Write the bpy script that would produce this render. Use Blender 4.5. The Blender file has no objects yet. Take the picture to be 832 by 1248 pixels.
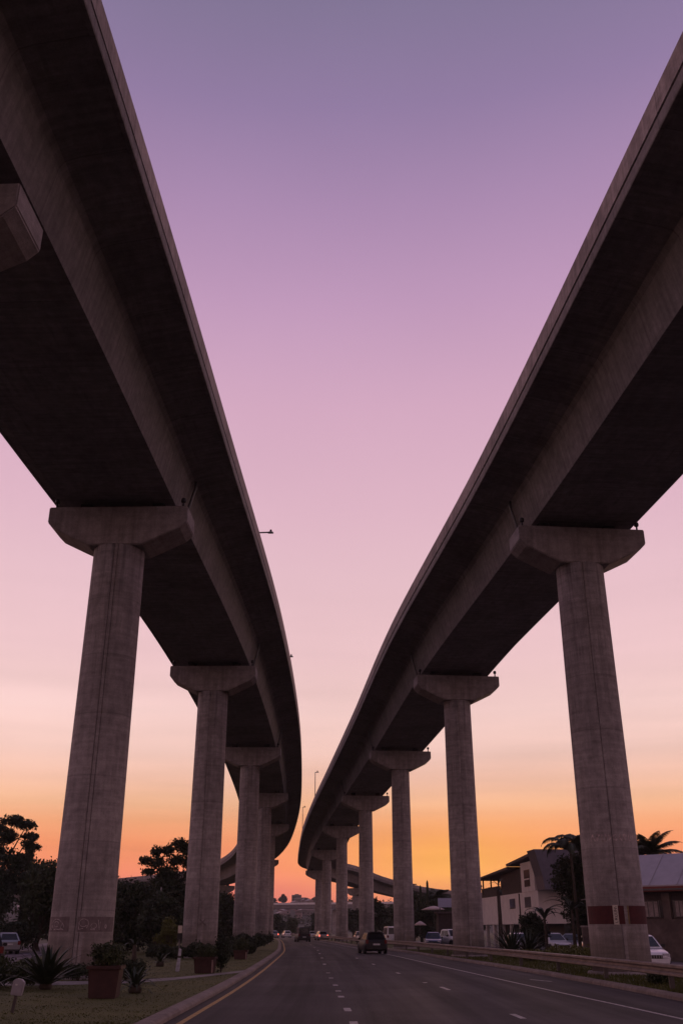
import bpy, bmesh, math, random
import numpy as np
from mathutils import Vector, Matrix
random.seed(7)
PI = math.pi
sc = bpy.context.scene
C = sc.collection
RAD = math.radians

# ------------------------------------------------------------------ helpers
def lin(c):
    return tuple((v/255/12.92 if v/255 <= .04045 else ((v/255+.055)/1.055)**2.4) for v in c) + (1,)

def tag(o, label=None, cat=None, group=None, kind=None):
    if label: o['label'] = label
    if cat: o['category'] = cat
    if group: o['group'] = group
    if kind: o['kind'] = kind
    return o

def thing(name, loc, rz=0, label=None, cat=None, group=None):
    o = bpy.data.objects.new(name, None)
    o.empty_display_size = .2
    C.objects.link(o)
    o.location = loc
    o.rotation_euler = (0, 0, rz)
    return tag(o, label, cat, group)

class MB:
    """collects faces, builds one mesh object"""
    def __init__(s):
        s.v = []; s.f = []; s.uv = []; s.sm = []
    def add(s, vs, fs, uvs=None, smooth=False):
        b = len(s.v)
        s.v += [tuple(p) for p in vs]
        for i, f in enumerate(fs):
            s.f.append(tuple(b+k for k in f))
            s.uv.append(uvs[i] if uvs else None)
            s.sm.append(smooth)
        return s
    def box(s, lo, hi, M=None, taper=None):
        x0, y0, z0 = lo; x1, y1, z1 = hi
        vs = [Vector(p) for p in ((x0,y0,z0),(x1,y0,z0),(x1,y1,z0),(x0,y1,z0),(x0,y0,z1),(x1,y0,z1),(x1,y1,z1),(x0,y1,z1))]
        if taper:
            cx, cy = (x0+x1)/2, (y0+y1)/2
            for q in vs[4:]:
                q.x = cx+(q.x-cx)*taper; q.y = cy+(q.y-cy)*taper
        if M is not None: vs = [M @ q for q in vs]
        fs = [(0,3,2,1),(4,5,6,7),(0,1,5,4),(1,2,6,5),(2,3,7,6),(3,0,4,7)]
        dims = [(0,1),(0,1),(0,2),(1,2),(0,2),(1,2)]
        uvs = []
        for f, d in zip(fs, dims):
            base = ((x0,y0,z0),(x1,y0,z0),(x1,y1,z0),(x0,y1,z0),(x0,y0,z1),(x1,y0,z1),(x1,y1,z1),(x0,y1,z1))
            uvs.append([(base[k][d[0]], base[k][d[1]]) for k in f])
        return s.add(vs, fs, uvs)
    def tube(s, pts, radii, n=8, cap=True):
        pts = [Vector(p) for p in pts]
        if not hasattr(radii, '__len__'): radii = [radii]*len(pts)
        rings = []
        prev = None
        for i, p in enumerate(pts):
            t = (pts[min(i+1, len(pts)-1)] - pts[max(i-1, 0)]).normalized()
            if prev is None:
                a = t.orthogonal().normalized()
            else:
                a = (prev - t*prev.dot(t))
                a = a.normalized() if a.length > 1e-6 else t.orthogonal().normalized()
            prev = a
            b = t.cross(a)
            rings.append([p + (a*math.cos(2*PI*k/n) + b*math.sin(2*PI*k/n))*radii[i] for k in range(n)])
        vs = [q for r in rings for q in r]
        fs = []
        for i in range(len(pts)-1):
            for k in range(n):
                k2 = (k+1) % n
                fs.append((i*n+k, i*n+k2, (i+1)*n+k2, (i+1)*n+k))
        s.add(vs, fs, smooth=True)
        if cap:
            s.add(rings[0], [tuple(reversed(range(n)))]); s.add(rings[-1], [tuple(range(n))])
        return s
    def lathe(s, prof, n=24, M=None, ang0=0, cap=True):
        rings = [[Vector((r*math.cos(ang0+2*PI*k/n), r*math.sin(ang0+2*PI*k/n), z)) for k in range(n)] for r, z in prof]
        if M is not None: rings = [[M @ q for q in r] for r in rings]
        vs = [q for r in rings for q in r]
        fs = []; uvs = []
        for i in range(len(prof)-1):
            for k in range(n):
                k2 = (k+1) % n
                fs.append((i*n+k, i*n+k2, (i+1)*n+k2, (i+1)*n+k))
                u0, u1 = 2*PI*k/n*prof[0][0], 2*PI*(k+1)/n*prof[0][0]
                uvs.append([(u0,prof[i][1]),(u1,prof[i][1]),(u1,prof[i+1][1]),(u0,prof[i+1][1])])
        s.add(vs, fs, uvs, smooth=True)
        if cap:
            s.add(rings[0], [tuple(reversed(range(n)))]); s.add(rings[-1], [tuple(range(n))])
        return s
    def prism(s, poly, a, b, axis='y', M=None):
        """poly in the plane (first, z); extruded from a to b along axis"""
        def mk(p, t):
            if axis == 'y': q = Vector((p[0], t, p[1]))
            elif axis == 'x': q = Vector((t, p[0], p[1]))
            else: q = Vector((p[0], p[1], t))
            return M @ q if M is not None else q
        n = len(poly)
        A = [mk(p, a) for p in poly]; B = [mk(p, b) for p in poly]
        s.add(A+B, [tuple(range(n))], [[(p[0], p[1]) for p in poly]])
        s.add(B, [tuple(reversed(range(n)))], [[(p[0], p[1]) for p in reversed(poly)]])
        L = 0
        for i in range(n):
            j = (i+1) % n
            d = math.dist(poly[i], poly[j])
            s.add([A[i], A[j], B[j], B[i]], [(0,3,2,1)], [[(L,a),(L,b),(L+d,b),(L+d,a)]])
            L += d
        return s
    def build(s, name, mat, parent=None, fix=True, bevel=None):
        me = bpy.data.meshes.new(name)
        me.from_pydata(s.v, [], s.f)
        uvl = me.uv_layers.new(name='UVMap')
        data = []
        for f, uv in zip(s.f, s.uv):
            if uv: data += [c for q in uv for c in q]
            else:
                for k in f:
                    p = s.v[k]; data += [p[0]+p[1], p[2]]
        uvl.data.foreach_set('uv', data)
        me.polygons.foreach_set('use_smooth', s.sm)
        if fix:
            bm = bmesh.new(); bm.from_mesh(me)
            bmesh.ops.remove_doubles(bm, verts=bm.verts, dist=1e-4)
            bmesh.ops.recalc_face_normals(bm, faces=bm.faces)
            if bevel:
                es = [e for e in bm.edges if len(e.link_faces) == 2 and e.calc_face_angle(0) > RAD(30)]
                bmesh.ops.bevel(bm, geom=es, offset=bevel, segments=2, affect='EDGES', clamp_overlap=True)
            bm.to_mesh(me); bm.free()
        me.materials.append(mat)
        o = bpy.data.objects.new(name, me)
        C.objects.link(o)
        if parent: o.parent = parent
        return o

def copy_tree(o, parent=None):
    c = o.copy(); C.objects.link(c)
    c.parent = parent
    for ch in [x for x in bpy.data.objects if x.parent == o]:
        copy_tree(ch, c)
    return c

# ------------------------------------------------------------------ materials
def newmat(name):
    m = bpy.data.materials.new(name); m.use_nodes = True
    nt = m.node_tree
    return m, nt, nt.nodes['Principled BSDF'], nt.nodes, nt.links

def simple(name, col, rough=.6, metal=0., var=.15, scale=8., bump=0., emit=None, estr=0., coat=0.):
    m, nt, b, N, L = newmat(name)
    tc = N.new('ShaderNodeTexCoord')
    no = N.new('ShaderNodeTexNoise'); no.inputs['Scale'].default_value = scale; no.inputs['Detail'].default_value = 5
    L.new(tc.outputs['Object'], no.inputs['Vector'])
    r = N.new('ShaderNodeMapRange')
    r.inputs['From Min'].default_value = .3; r.inputs['From Max'].default_value = .7
    r.inputs['To Min'].default_value = 1-var; r.inputs['To Max'].default_value = 1+var
    L.new(no.outputs['Fac'], r.inputs['Value'])
    vm = N.new('ShaderNodeVectorMath'); vm.operation = 'SCALE'
    vm.inputs[0].default_value = col[:3]
    L.new(r.outputs['Result'], vm.inputs['Scale'])
    L.new(vm.outputs['Vector'], b.inputs['Base Color'])
    b.inputs['Roughness'].default_value = rough
    b.inputs['Metallic'].default_value = metal
    if coat: b.inputs['Coat Weight'].default_value = coat
    if bump:
        bp = N.new('ShaderNodeBump'); bp.inputs['Strength'].default_value = bump; bp.inputs['Distance'].default_value = .02
        L.new(no.outputs['Fac'], bp.inputs['Height']); L.new(bp.outputs['Normal'], b.inputs['Normal'])
    if emit:
        b.inputs['Emission Color'].default_value = tuple(emit[:3])+(1,)
        b.inputs['Emission Strength'].default_value = estr
    return m

def concrete(name, col=(.34,.29,.28), jv=0., ju=0., streak=1., board=0., jd=.82, runoff=False):
    """weathered concrete on UVs in metres: u across, v up (joints each jv / ju metres)"""
    m, nt, b, N, L = newmat(name)
    uv = N.new('ShaderNodeUVMap'); uv.uv_map = 'UVMap'
    tc = N.new('ShaderNodeTexCoord')
    def math_(op, a, bb=None, c=None):
        n = N.new('ShaderNodeMath'); n.operation = op
        for i, q in enumerate((a, bb, c)):
            if q is None: continue
            if isinstance(q, (int, float)): n.inputs[i].default_value = q
            else: L.new(q, n.inputs[i])
        return n.outputs[0]
    def noise(vec, scale, detail=6, rough=.6):
        n = N.new('ShaderNodeTexNoise'); n.inputs['Scale'].default_value = scale
        n.inputs['Detail'].default_value = detail; n.inputs['Roughness'].default_value = rough
        L.new(vec, n.inputs['Vector']); return n.outputs['Fac']
    def rng(v, a, b_, c, d):
        n = N.new('ShaderNodeMapRange'); n.inputs[1].default_value = a; n.inputs[2].default_value = b_
        n.inputs[3].default_value = c; n.inputs[4].default_value = d; L.new(v, n.inputs[0]); return n.outputs[0]
    big = noise(tc.outputs['Object'], .45, 5)
    mid = noise(tc.outputs['Object'], 2.6, 8, .7)
    fine = noise(tc.outputs['Object'], 22, 4, .6)
    mp = N.new('ShaderNodeMapping'); mp.inputs['Scale'].default_value = (3.2, .14, 1)
    L.new(uv.outputs['UV'], mp.inputs['Vector'])
    st = noise(mp.outputs['Vector'], 1.0, 6, .65)
    mp2 = N.new('ShaderNodeMapping'); mp2.inputs['Scale'].default_value = (.35, 5.5, 1)
    L.new(uv.outputs['UV'], mp2.inputs['Vector'])
    bd = noise(mp2.outputs['Vector'], 1.0, 4, .6)
    f = rng(big, .3, .7, .76, 1.2)
    f = math_('MULTIPLY', f, rng(mid, .3, .72, .72, 1.22))
    f = math_('MULTIPLY', f, rng(fine, .3, .7, .88, 1.1))
    f = math_('MULTIPLY', f, rng(st, .32, .68, 1-.30*streak, 1+.2*streak))
    f = math_('MULTIPLY', f, rng(bd, .35, .65, .92-board*.1, 1.06+board*.08))
    if runoff:      # dirty run-off below the pier caps
        sp = N.new('ShaderNodeSeparateXYZ'); L.new(uv.outputs['UV'], sp.inputs[0])
        f = math_('MULTIPLY', f, math_('SUBTRACT', 1., math_('MULTIPLY', rng(sp.outputs['Y'], 8, 17.5, 0, .55), rng(st, .46, .6, 0, 1))))
        f = math_('MULTIPLY', f, math_('SUBTRACT', 1., math_('MULTIPLY', rng(sp.outputs['Y'], .1, 1.6, .35, 0), rng(mid, .4, .6, 0, 1))))
    # dark stains
    stain = rng(math_('MULTIPLY', big, st), .30, .38, 1, .72)
    f = math_('MULTIPLY', f, stain)
    sep = N.new('ShaderNodeSeparateXYZ'); L.new(uv.outputs['UV'], sep.inputs[0])
    hgt = math_('MULTIPLY', fine, .3)
    for comp, per in (('Y', jv), ('X', ju)):
        if per:
            fr = math_('FRACT', math_('DIVIDE', sep.outputs[comp], per))
            d = math_('MULTIPLY', math_('ABSOLUTE', math_('SUBTRACT', fr, .5)), per)   # distance from the joint = per/2 - d
            ln = rng(d, per/2-.03, per/2-.008, 1, jd)
            f = math_('MULTIPLY', f, ln)
            # each pour has its own tone
            wn = N.new('ShaderNodeTexWhiteNoise'); wn.noise_dimensions = '1D'
            L.new(math_('FLOOR', math_('DIVIDE', sep.outputs[comp], per)), wn.inputs['W'])
            f = math_('MULTIPLY', f, rng(wn.outputs['Value'], 0, 1, .92, 1.08))
            hgt = math_('ADD', hgt, math_('MULTIPLY', ln, .5))
    hgt = math_('ADD', hgt, math_('MULTIPLY', bd, .4))
    vm = N.new('ShaderNodeVectorMath'); vm.operation = 'SCALE'; vm.inputs[0].default_value = col
    L.new(f, vm.inputs['Scale']); L.new(vm.outputs[0], b.inputs['Base Color'])
    b.inputs['Roughness'].default_value = .88
    b.inputs['Specular IOR Level'].default_value = .25
    bp = N.new('ShaderNodeBump'); bp.inputs['Strength'].default_value = .5; bp.inputs['Distance'].default_value = .03
    L.new(hgt, bp.inputs['Height']); L.new(bp.outputs['Normal'], b.inputs['Normal'])
    return m

def ground_mat(name, c1, c2, s1=.35, s2=6., rough=.9, bump=.3, c3=None):
    m, nt, b, N, L = newmat(name)
    tc = N.new('ShaderNodeTexCoord')
    n1 = N.new('ShaderNodeTexNoise'); n1.inputs['Scale'].default_value = s1; n1.inputs['Detail'].default_value = 8
    n2 = N.new('ShaderNodeTexNoise'); n2.inputs['Scale'].default_value = s2; n2.inputs['Detail'].default_value = 8
    n2.inputs['Roughness'].default_value = .75
    L.new(tc.outputs['Object'], n1.inputs['Vector']); L.new(tc.outputs['Object'], n2.inputs['Vector'])
    mx = N.new('ShaderNodeMix'); mx.data_type = 'RGBA'
    mx.inputs[6].default_value = tuple(c1)+(1,); mx.inputs[7].default_value = tuple(c2)+(1,)
    r = N.new('ShaderNodeMapRange'); r.inputs[1].default_value = .35; r.inputs[2].default_value = .65
    L.new(n1.outputs['Fac'], r.inputs[0]); L.new(r.outputs[0], mx.inputs[0])
    r2 = N.new('ShaderNodeMapRange'); r2.inputs[1].default_value = .3; r2.inputs[2].default_value = .7
    r2.inputs[3].default_value = .8; r2.inputs[4].default_value = 1.2
    L.new(n2.outputs['Fac'], r2.inputs[0])
    vm = N.new('ShaderNodeVectorMath'); vm.operation = 'SCALE'
    L.new(mx.outputs[2], vm.inputs[0]); L.new(r2.outputs[0], vm.inputs['Scale'])
    L.new(vm.outputs[0], b.inputs['Base Color'])
    b.inputs['Roughness'].default_value = rough
    bp = N.new('ShaderNodeBump'); bp.inputs['Strength'].default_value = bump; bp.inputs['Distance'].default_value = .03
    L.new(n2.outputs['Fac'], bp.inputs['Height']); L.new(bp.outputs['Normal'], b.inputs['Normal'])
    return m

def asphalt(name, base=.05, rough=.55):
    m, nt, b, N, L = newmat(name)
    tc = N.new('ShaderNodeTexCoord'); uv = N.new('ShaderNodeUVMap'); uv.uv_map = 'UVMap'
    def noise(vec, scale, detail, rg=.6):
        n = N.new('ShaderNodeTexNoise'); n.inputs['Scale'].default_value = scale; n.inputs['Detail'].default_value = detail
        n.inputs['Roughness'].default_value = rg
        L.new(vec, n.inputs['Vector']); return n.outputs['Fac']
    mp = N.new('ShaderNodeMapping'); mp.inputs['Scale'].default_value = (.9, .02, 1)   # u across the road, v along it: worn wheel tracks
    L.new(uv.outputs['UV'], mp.inputs['Vector'])
    tr = noise(mp.outputs['Vector'], 1.0, 5, .6)
    big = noise(tc.outputs['Object'], .25, 5)
    fine = noise(tc.outputs['Object'], 14, 8, .75)
    grit = noise(tc.outputs['Object'], 60, 3, .6)
    def rng(v, a, b_, c, d):
        n = N.new('ShaderNodeMapRange'); n.inputs[1].default_value = a; n.inputs[2].default_value = b_
        n.inputs[3].default_value = c; n.inputs[4].default_value = d; L.new(v, n.inputs[0]); return n.outputs[0]
    def mul(a, c):
        n = N.new('ShaderNodeMath'); n.operation = 'MULTIPLY'; L.new(a, n.inputs[0]); L.new(c, n.inputs[1]); return n.outputs[0]
    f = mul(rng(tr, .38, .62, .6, 1.4), rng(big, .34, .66, .68, 1.28))
    f = mul(f, rng(fine, .3, .7, .75, 1.25))
    # cracks / sealed joints
    vo = N.new('ShaderNodeTexVoronoi'); vo.feature = 'DISTANCE_TO_EDGE'; vo.inputs['Scale'].default_value = .22
    wv = N.new('ShaderNodeVectorMath'); wv.operation = 'ADD'
    nz = N.new('ShaderNodeTexNoise'); nz.inputs['Scale'].default_value = 1.2; L.new(tc.outputs['Object'], nz.inputs['Vector'])
    L.new(tc.outputs['Object'], wv.inputs[0]); L.new(nz.outputs['Color'], wv.inputs[1])
    L.new(wv.outputs[0], vo.inputs['Vector'])
    f = mul(f, rng(vo.outputs['Distance'], 0.002, .006, .55, 1))
    vm = N.new('ShaderNodeVectorMath'); vm.operation = 'SCALE'; vm.inputs[0].default_value = (base, base*.80, base*.92)
    L.new(f, vm.inputs['Scale']); L.new(vm.outputs[0], b.inputs['Base Color'])
    L.new(rng(tr, .35, .65, rough+.08, rough-.04), b.inputs['Roughness']); b.inputs['Specular IOR Level'].default_value = .3
    bp = N.new('ShaderNodeBump'); bp.inputs['Strength'].default_value = .35; bp.inputs['Distance'].default_value = .012
    L.new(grit, bp.inputs['Height']); L.new(bp.outputs['Normal'], b.inputs['Normal'])
    return m

M = {}
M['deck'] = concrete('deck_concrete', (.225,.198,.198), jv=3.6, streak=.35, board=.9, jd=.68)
M['parapet'] = concrete('parapet_concrete', (.33,.282,.276), jv=6.0, streak=.3, board=1.4, jd=.5)
M['pier'] = concrete('pier_concrete', (.355,.318,.312), jv=2.4, streak=.85, board=.6, runoff=True)
M['cap'] = concrete('cap_concrete', (.325,.288,.282), streak=.9)
M['kerb'] = concrete('kerb_concrete', (.25,.205,.19), jv=1.0, streak=.2)
M['rubber'] = simple('bearing_rubber', (.02,.02,.02), .8)
M['road'] = asphalt('asphalt', .046, .8)
M['side'] = asphalt('side_asphalt', .12, .8)
M['path'] = concrete('path_concrete', (.27,.25,.25), streak=.2)
M['yellow'] = simple('yellow_paint', (.42,.26,.08), .7, var=.45, scale=9)
M['white_p'] = simple('road_white_paint', (.40,.37,.37), .7, var=.5, scale=9)
M['worn_p'] = simple('worn_white_paint', (.30,.28,.28), .6, var=.5, scale=6)
M['grass'] = ground_mat('grass_ground', (.046,.053,.003), (.072,.074,.006), .5, 9., .95, .12)
M['ground'] = ground_mat('ground', (.030,.036,.012), (.06,.052,.028), .02, 2.)
M['hill'] = ground_mat('hill_ground', (.028,.026,.018), (.05,.04,.032), .012, .2)
M['blade'] = simple('grass_blades', (.064,.070,.004), .8, var=.4, scale=2.5)
M['leaf'] = simple('leaf_dark', (.022,.034,.012), .75, var=.45, scale=1.2)
M['leaf2'] = simple('leaf_green', (.036,.05,.014), .7, var=.45, scale=1.5)
M['leaf3'] = simple('leaf_yellowish', (.10,.105,.015), .7, var=.4, scale=2.)
M['agave'] = simple('agave_leaf', (.025,.038,.018), .55, var=.3, scale=4)
M['palm'] = simple('palm_leaf', (.035,.045,.018), .6, var=.3, scale=2)
M['bark'] = simple('bark', (.06,.045,.035), .9, var=.35, scale=6, bump=.6)
M['steel'] = simple('galvanised_steel', (.34,.30,.29), .45, .6, .2, 3.)
M['steel_w'] = simple('weathered_steel', (.22,.17,.155), .6, .3, .3, 2.2)
M['pole'] = simple('pole_metal', (.12,.115,.12), .5, .5)
M['black'] = simple('black_plastic', (.012,.012,.013), .5)
M['tyre'] = simple('tyre_rubber', (.015,.015,.016), .85, var=.1)
M['rim'] = simple('alloy_rim', (.35,.35,.37), .35, .8)
M['glass'] = simple('car_glass', (.012,.013,.016), .16, 0, .05)
M['white_car'] = simple('white_car_paint', (.80,.80,.82), .3, 0, .05, coat=.6)
M['silver_car'] = simple('silver_car_paint', (.33,.34,.36), .3, .4, .05, coat=.6)
M['blue_car'] = simple('blue_car_paint', (.03,.045,.13), .3, .2, .05, coat=.6)
M['dark_car'] = simple('dark_car_paint', (.010,.009,.014), .5, .0, .05)
M['plate'] = simple('plate', (.6,.6,.6), .5)
M['head'] = simple('headlamp_glass', (.55,.55,.6), .15, coat=.5)
M['tail'] = simple('tail_lens', (.16,.008,.008), .2, coat=.5)
M['tail_on'] = simple('tail_lens_lit', (.3,.01,.01), .25, emit=(1,.16,.10), estr=2.2)
M['head_on'] = simple('headlamp_lit', (.6,.6,.6), .25, emit=(1,.72,.6), estr=2.)
M['terracotta'] = simple('terracotta_box', (.055,.022,.019), .8, var=.25, scale=5, bump=.2)
M['terracotta2'] = simple('pale_corner_trim', (.30,.2,.18), .7)
M['soil'] = simple('soil', (.03,.02,.015), .95)
M['white_box'] = simple('white_box', (.34,.32,.36), .5, var=.12)
M['post'] = simple('post_dark', (.09,.075,.07), .7)
M['stake'] = simple('stake_white', (.52,.52,.60), .6, var=.45, scale=7)
M['red_band'] = simple('red_band_paint', (.07,.010,.012), .8, var=.22, scale=5)
M['dark_band'] = simple('dark_band', (.17,.135,.135), .85, var=.25, scale=6)
M['chalk'] = simple('chalk_marks', (.42,.36,.36), .9, var=.4, scale=9)
M['chalk2'] = simple('faded_marks', (.42,.34,.33), .9, var=.5, scale=7)
M['ink'] = simple('ink', (.03,.02,.02), .8)
M['notice'] = simple('notice_panel', (.60,.54,.46), .7, var=.15)
M['ochre'] = simple('ochre_strip', (.20,.13,.035), .7)
M['wall_w'] = simple('white_render', (.80,.74,.73), .85, var=.08, scale=1.5)
M['wall_b'] = simple('brown_cladding', (.065,.045,.045), .8, var=.2, scale=3)
M['wall_g'] = simple('slate_cladding', (.12,.115,.16), .5, .2, .12, 2)
M['roof_m'] = simple('metal_roof', (.42,.39,.42), .45, .15, .1, 1.5)
M['roof_d'] = simple('dark_roof', (.10,.075,.075), .7, var=.2)
M['red_f'] = simple('red_fascia', (.20,.05,.04), .7, var=.15)
M['brick'] = ground_mat('rubble_stone', (.10,.075,.07), (.17,.13,.12), 1.2, 5., .9, .8)
M['win'] = simple('window_glass', (.02,.02,.025), .1)
M['curtain'] = simple('curtain', (.34,.29,.29), .9, var=.3, scale=6)
M['pale_roof'] = simple('pale_roof', (.30,.24,.25), .6)
M['far_wall'] = simple('far_wall', (.26,.19,.185), .8, var=.25, scale=.2)
M['far_wall2'] = simple('far_wall_grey', (.16,.14,.14), .8, var=.2, scale=.2)
M['blue_panel'] = simple('blue_white_panel', (.50,.52,.72), .6, var=.06)
M['umbrella'] = simple('umbrella_cloth', (.62,.50,.48), .8)

# ------------------------------------------------------------------ paths
def catmull(pts, step=2.5):
    P = [Vector(p) for p in pts]
    P = [P[0]*2-P[1]] + P + [P[-1]*2-P[-2]]
    out = []
    for i in range(1, len(P)-2):
        a, b, c, d = P[i-1], P[i], P[i+1], P[i+2]
        n = max(2, int((c-b).length/step))
        for k in range(n):
            t = k/n
            out.append(.5*((2*b)+(c-a)*t+(2*a-5*b+4*c-d)*t*t+(3*b-a-3*c+d)*t**3))
    out.append(P[-2])
    return out

def frames(path):
    fr = []; s = 0
    for i, p in enumerate(path):
        t = path[min(i+1, len(path)-1)] - path[max(i-1, 0)]
        t = Vector((t.x, t.y, 0)).normalized()
        r = Vector((t.y, -t.x, 0))
        if i: s += (p-path[i-1]).length
        fr.append((p, t, r, s))
    return fr

def sweep(path, prof, closed=True, mb=None, smooth=False):
    """prof: (offset to the right, height) points"""
    mb = mb or MB()
    fr = frames(path)
    n = len(prof)
    vs = [p + r*q[0] + Vector((0,0,q[1])) for p, t, r, s in fr for q in prof]
    per = [0]
    for i in range(n): per.append(per[-1]+math.dist(prof[i], prof[(i+1) % n]))
    fs = []; uvs = []
    for i in range(len(fr)-1):
        s0, s1 = fr[i][3], fr[i+1][3]
        for k in range(n if closed else n-1):
            k2 = (k+1) % n
            fs.append((i*n+k, i*n+k2, (i+1)*n+k2, (i+1)*n+k))
            uvs.append([(per[k], s0), (per[k+1], s0), (per[k+1], s1), (per[k], s1)])
    mb.add(vs, fs, uvs, smooth)
    if closed:
        mb.add(vs[:n], [tuple(range(n))]); mb.add(vs[-n:], [tuple(reversed(range(n)))])
    return mb

def at_y(path, Y):
    fr = frames(path)
    for i in range(len(fr)-1):
        a, b = fr[i][0], fr[i+1][0]
        if a.y <= Y <= b.y:
            t = (Y-a.y)/max(1e-6, b.y-a.y)
            return a.lerp(b, t), fr[i][1].lerp(fr[i+1][1], t).normalized()
    return fr[-1][0], fr[-1][1]

def interp(pts, y):
    if y <= pts[0][0]: return pts[0][1]
    for (a, xa), (b, xb) in zip(pts, pts[1:]):
        if y <= b:
            return xa+(xb-xa)*(y-a)/(b-a)
    return pts[-1][1]

# ------------------------------------------------------------------ viaducts
def section(hw):
    BOX = [(-2.45,0),(2.45,0),(2.78,1.70),(2.92,1.92),(3.3,2.06),(hw-.16,2.30),(hw-.14,2.26),(hw-.02,2.26),(hw,2.30),(hw,2.66),(hw-.02,2.69),(hw-.14,2.70),(hw-.14,2.82),
           (-hw+.14,2.82),(-hw+.14,2.70),(-hw+.02,2.69),(-hw,2.66),(-hw,2.30),(-hw+.02,2.26),(-hw+.14,2.26),(-hw+.16,2.30),(-3.3,2.06),(-2.92,1.92),(-2.78,1.70)]
    PARR = [(hw-.02,2.825),(hw-.04,3.62),(hw-.09,3.66),(hw-.26,3.66),(hw-.30,3.62),(hw-.36,2.825)]
    return BOX, PARR, [(-x, z) for x, z in reversed(PARR)]

LP = catmull([(-13.6,-70,18.6),(-12.6,-35,18.8),(-11.6,-5,18.9),(-10.5,18,18.95),(-9.8,38.6,19.0),(-9.1,67,19.3),(-9.1,97,18.8),(-9.9,127,18.2),(-11.3,157,17.3),(-13.4,182,15.8),(-15.7,200,14.5),(-19,214,13.1),(-24.1,227,11.9),(-32,239.5,10.8),(-44,251,10.2),(-68,269,9.4),(-102,288,8.8)])
RP = catmull([(20.5,-70,18.9),(17.6,-30,19.0),(14.9,0,19.2),(13.5,17,19.3),(11.5,42,19.45),(8.4,69,19.1),(5.9,98,18.6),(3.1,128,18.0),(.05,160,17.3),(-2.8,192,16.0),(-4.85,223,14.0),(-5.3,236,13.4),(-4.2,249,13.2),(0,258,12.8),(6.4,264,11.2),(14.4,266.5,9.4),(24,268,7.7),(40,271,6.6),(64,277,5.8),(96,286,5)])

def wrap_pt(ang, z, R):
    return Vector((R*math.cos(ang), R*math.sin(ang), z))

def pier_mesh(h, r0=1.17, r1=1.08, groove=-PI/2, double=True):
    """round shaft with one (or a pair of) narrow vertical joints facing the road's near end"""
    n = 56
    sw, sd = .015, .05
    cs = (-.085, .075) if double else (0.,)
    ring = []
    for c in cs:
        ring += [(groove+(c-sw)/r0, 1.), (groove+(c-sw*.8)/r0, 1-sd/r0), (groove+(c+sw*.8)/r0, 1-sd/r0), (groove+(c+sw)/r0, 1.)]
    lo, hi = groove+(cs[0]-sw)/r0, groove+(cs[-1]+sw)/r0
    k0 = len(ring)
    step = (2*PI-(hi-lo))/n
    ring += [(hi+step*k, 1.) for k in range(1, n)]
    m = len(ring)
    zs = [h*k/8 for k in range(9)]
    vs = []
    for z in zs:
        Rz = r0+(r1-r0)*z/h
        for a, f in ring: vs.append(wrap_pt(a, z, Rz*f))
    mb = MB()
    for i in range(len(zs)-1):
        for k in range(m):
            k2 = (k+1) % m
            q = (i*m+k, i*m+k2, (i+1)*m+k2, (i+1)*m+k)
            u0 = ring[k][0]*r0; u1 = ring[k2][0]*r0 if k2 else (ring[0][0]+2*PI)*r0
            mb.add([vs[t] for t in q], [(0,1,2,3)], [[(u0,zs[i]),(u1,zs[i]),(u1,zs[i+1]),(u0,zs[i+1])]], smooth=(k >= k0))
    mb.add(vs[:m], [tuple(reversed(range(m)))]); mb.add(vs[-m:], [tuple(range(m))])
    return mb

CAP = [(-3.02,0),(-3.02,-.72),(-2.72,-1.02),(-1.75,-1.50),(-1.16,-1.78),(1.16,-1.78),(1.75,-1.50),(2.72,-1.02),(3.02,-.72),(3.02,0)]

def viaduct(name, label, path, piers, hw, double):
    root = thing(name, (0,0,0), 0, label, 'viaduct')
    BOX, PARR, PARL = section(hw)
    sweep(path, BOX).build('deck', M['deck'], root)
    sweep(path, PARL).build('parapet', M['parapet'], root)
    sweep(path, PARR).build('parapet', M['parapet'], root)
    out = []
    for Y, detail, rs, *dx in piers:
        dx = dx[0] if dx else 0
        p, t = at_y(path, Y)
        rz = math.atan2(t.y, t.x)-PI/2
        top = p.z-.40
        h = top-1.80
        view = math.atan2(-p.y, -p.x)      # turned half way towards the road's near end, as built
        ga = (-PI/2-rz)*1.0
        pr = pier_mesh(h, 1.17*rs, 1.08*rs, -PI/2 + (view+PI/2)*.45 - rz, double).build('pier', M['pier'], root)
        pr.location = (p.x + (dx or 0), p.y, 0); pr.rotation_euler = (0,0,rz)
        c = MB().prism(CAP, -.88, .88).build('pier_cap', M['cap'], pr, bevel=.04)
        c.location = (0,0,top)
        f = MB().lathe([(1.36*rs,0),(1.36*rs,.20),(1.32*rs,.24),(1.18*rs,.24)], 32).build('footing', M['cap'], pr)
        for s in (-1, 1):
            b = MB().box((s*1.6-.32,-.34,0),(s*1.6+.32,.34,.06)).box((s*1.6-.26,-.28,.06),(s*1.6+.26,.28,.39)).build('bearing', M['rubber'], c, bevel=.01)
            if detail:
                q = MB().tube([(s*2.78,-.65,0),(s*2.78,-.65,.24)], .045, 8)
                q.lathe([(.02,.22),(.10,.25),(.115,.33),(.10,.42),(.04,.46)], 12, Matrix.Translation((s*2.78,-.65,0)))
                q.build('floodlight', M['black'], c)
        if detail:
            r_ = Vector((t.y, -t.x, 0))
            sgn = 1 if hw > 4.73 else -1
            a_ = p + r_*sgn*2.96 + t*1.6; b_ = a_ - r_*sgn*.42
            MB().tube([a_+Vector((0,0,1.9)), a_+Vector((0,0,1.6)), b_+Vector((0,0,-.05)), b_+Vector((0,0,-.35))], .07, 8).build('drain_pipe', M['pole'], root)
        out.append(pr)
    return root, out

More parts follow.
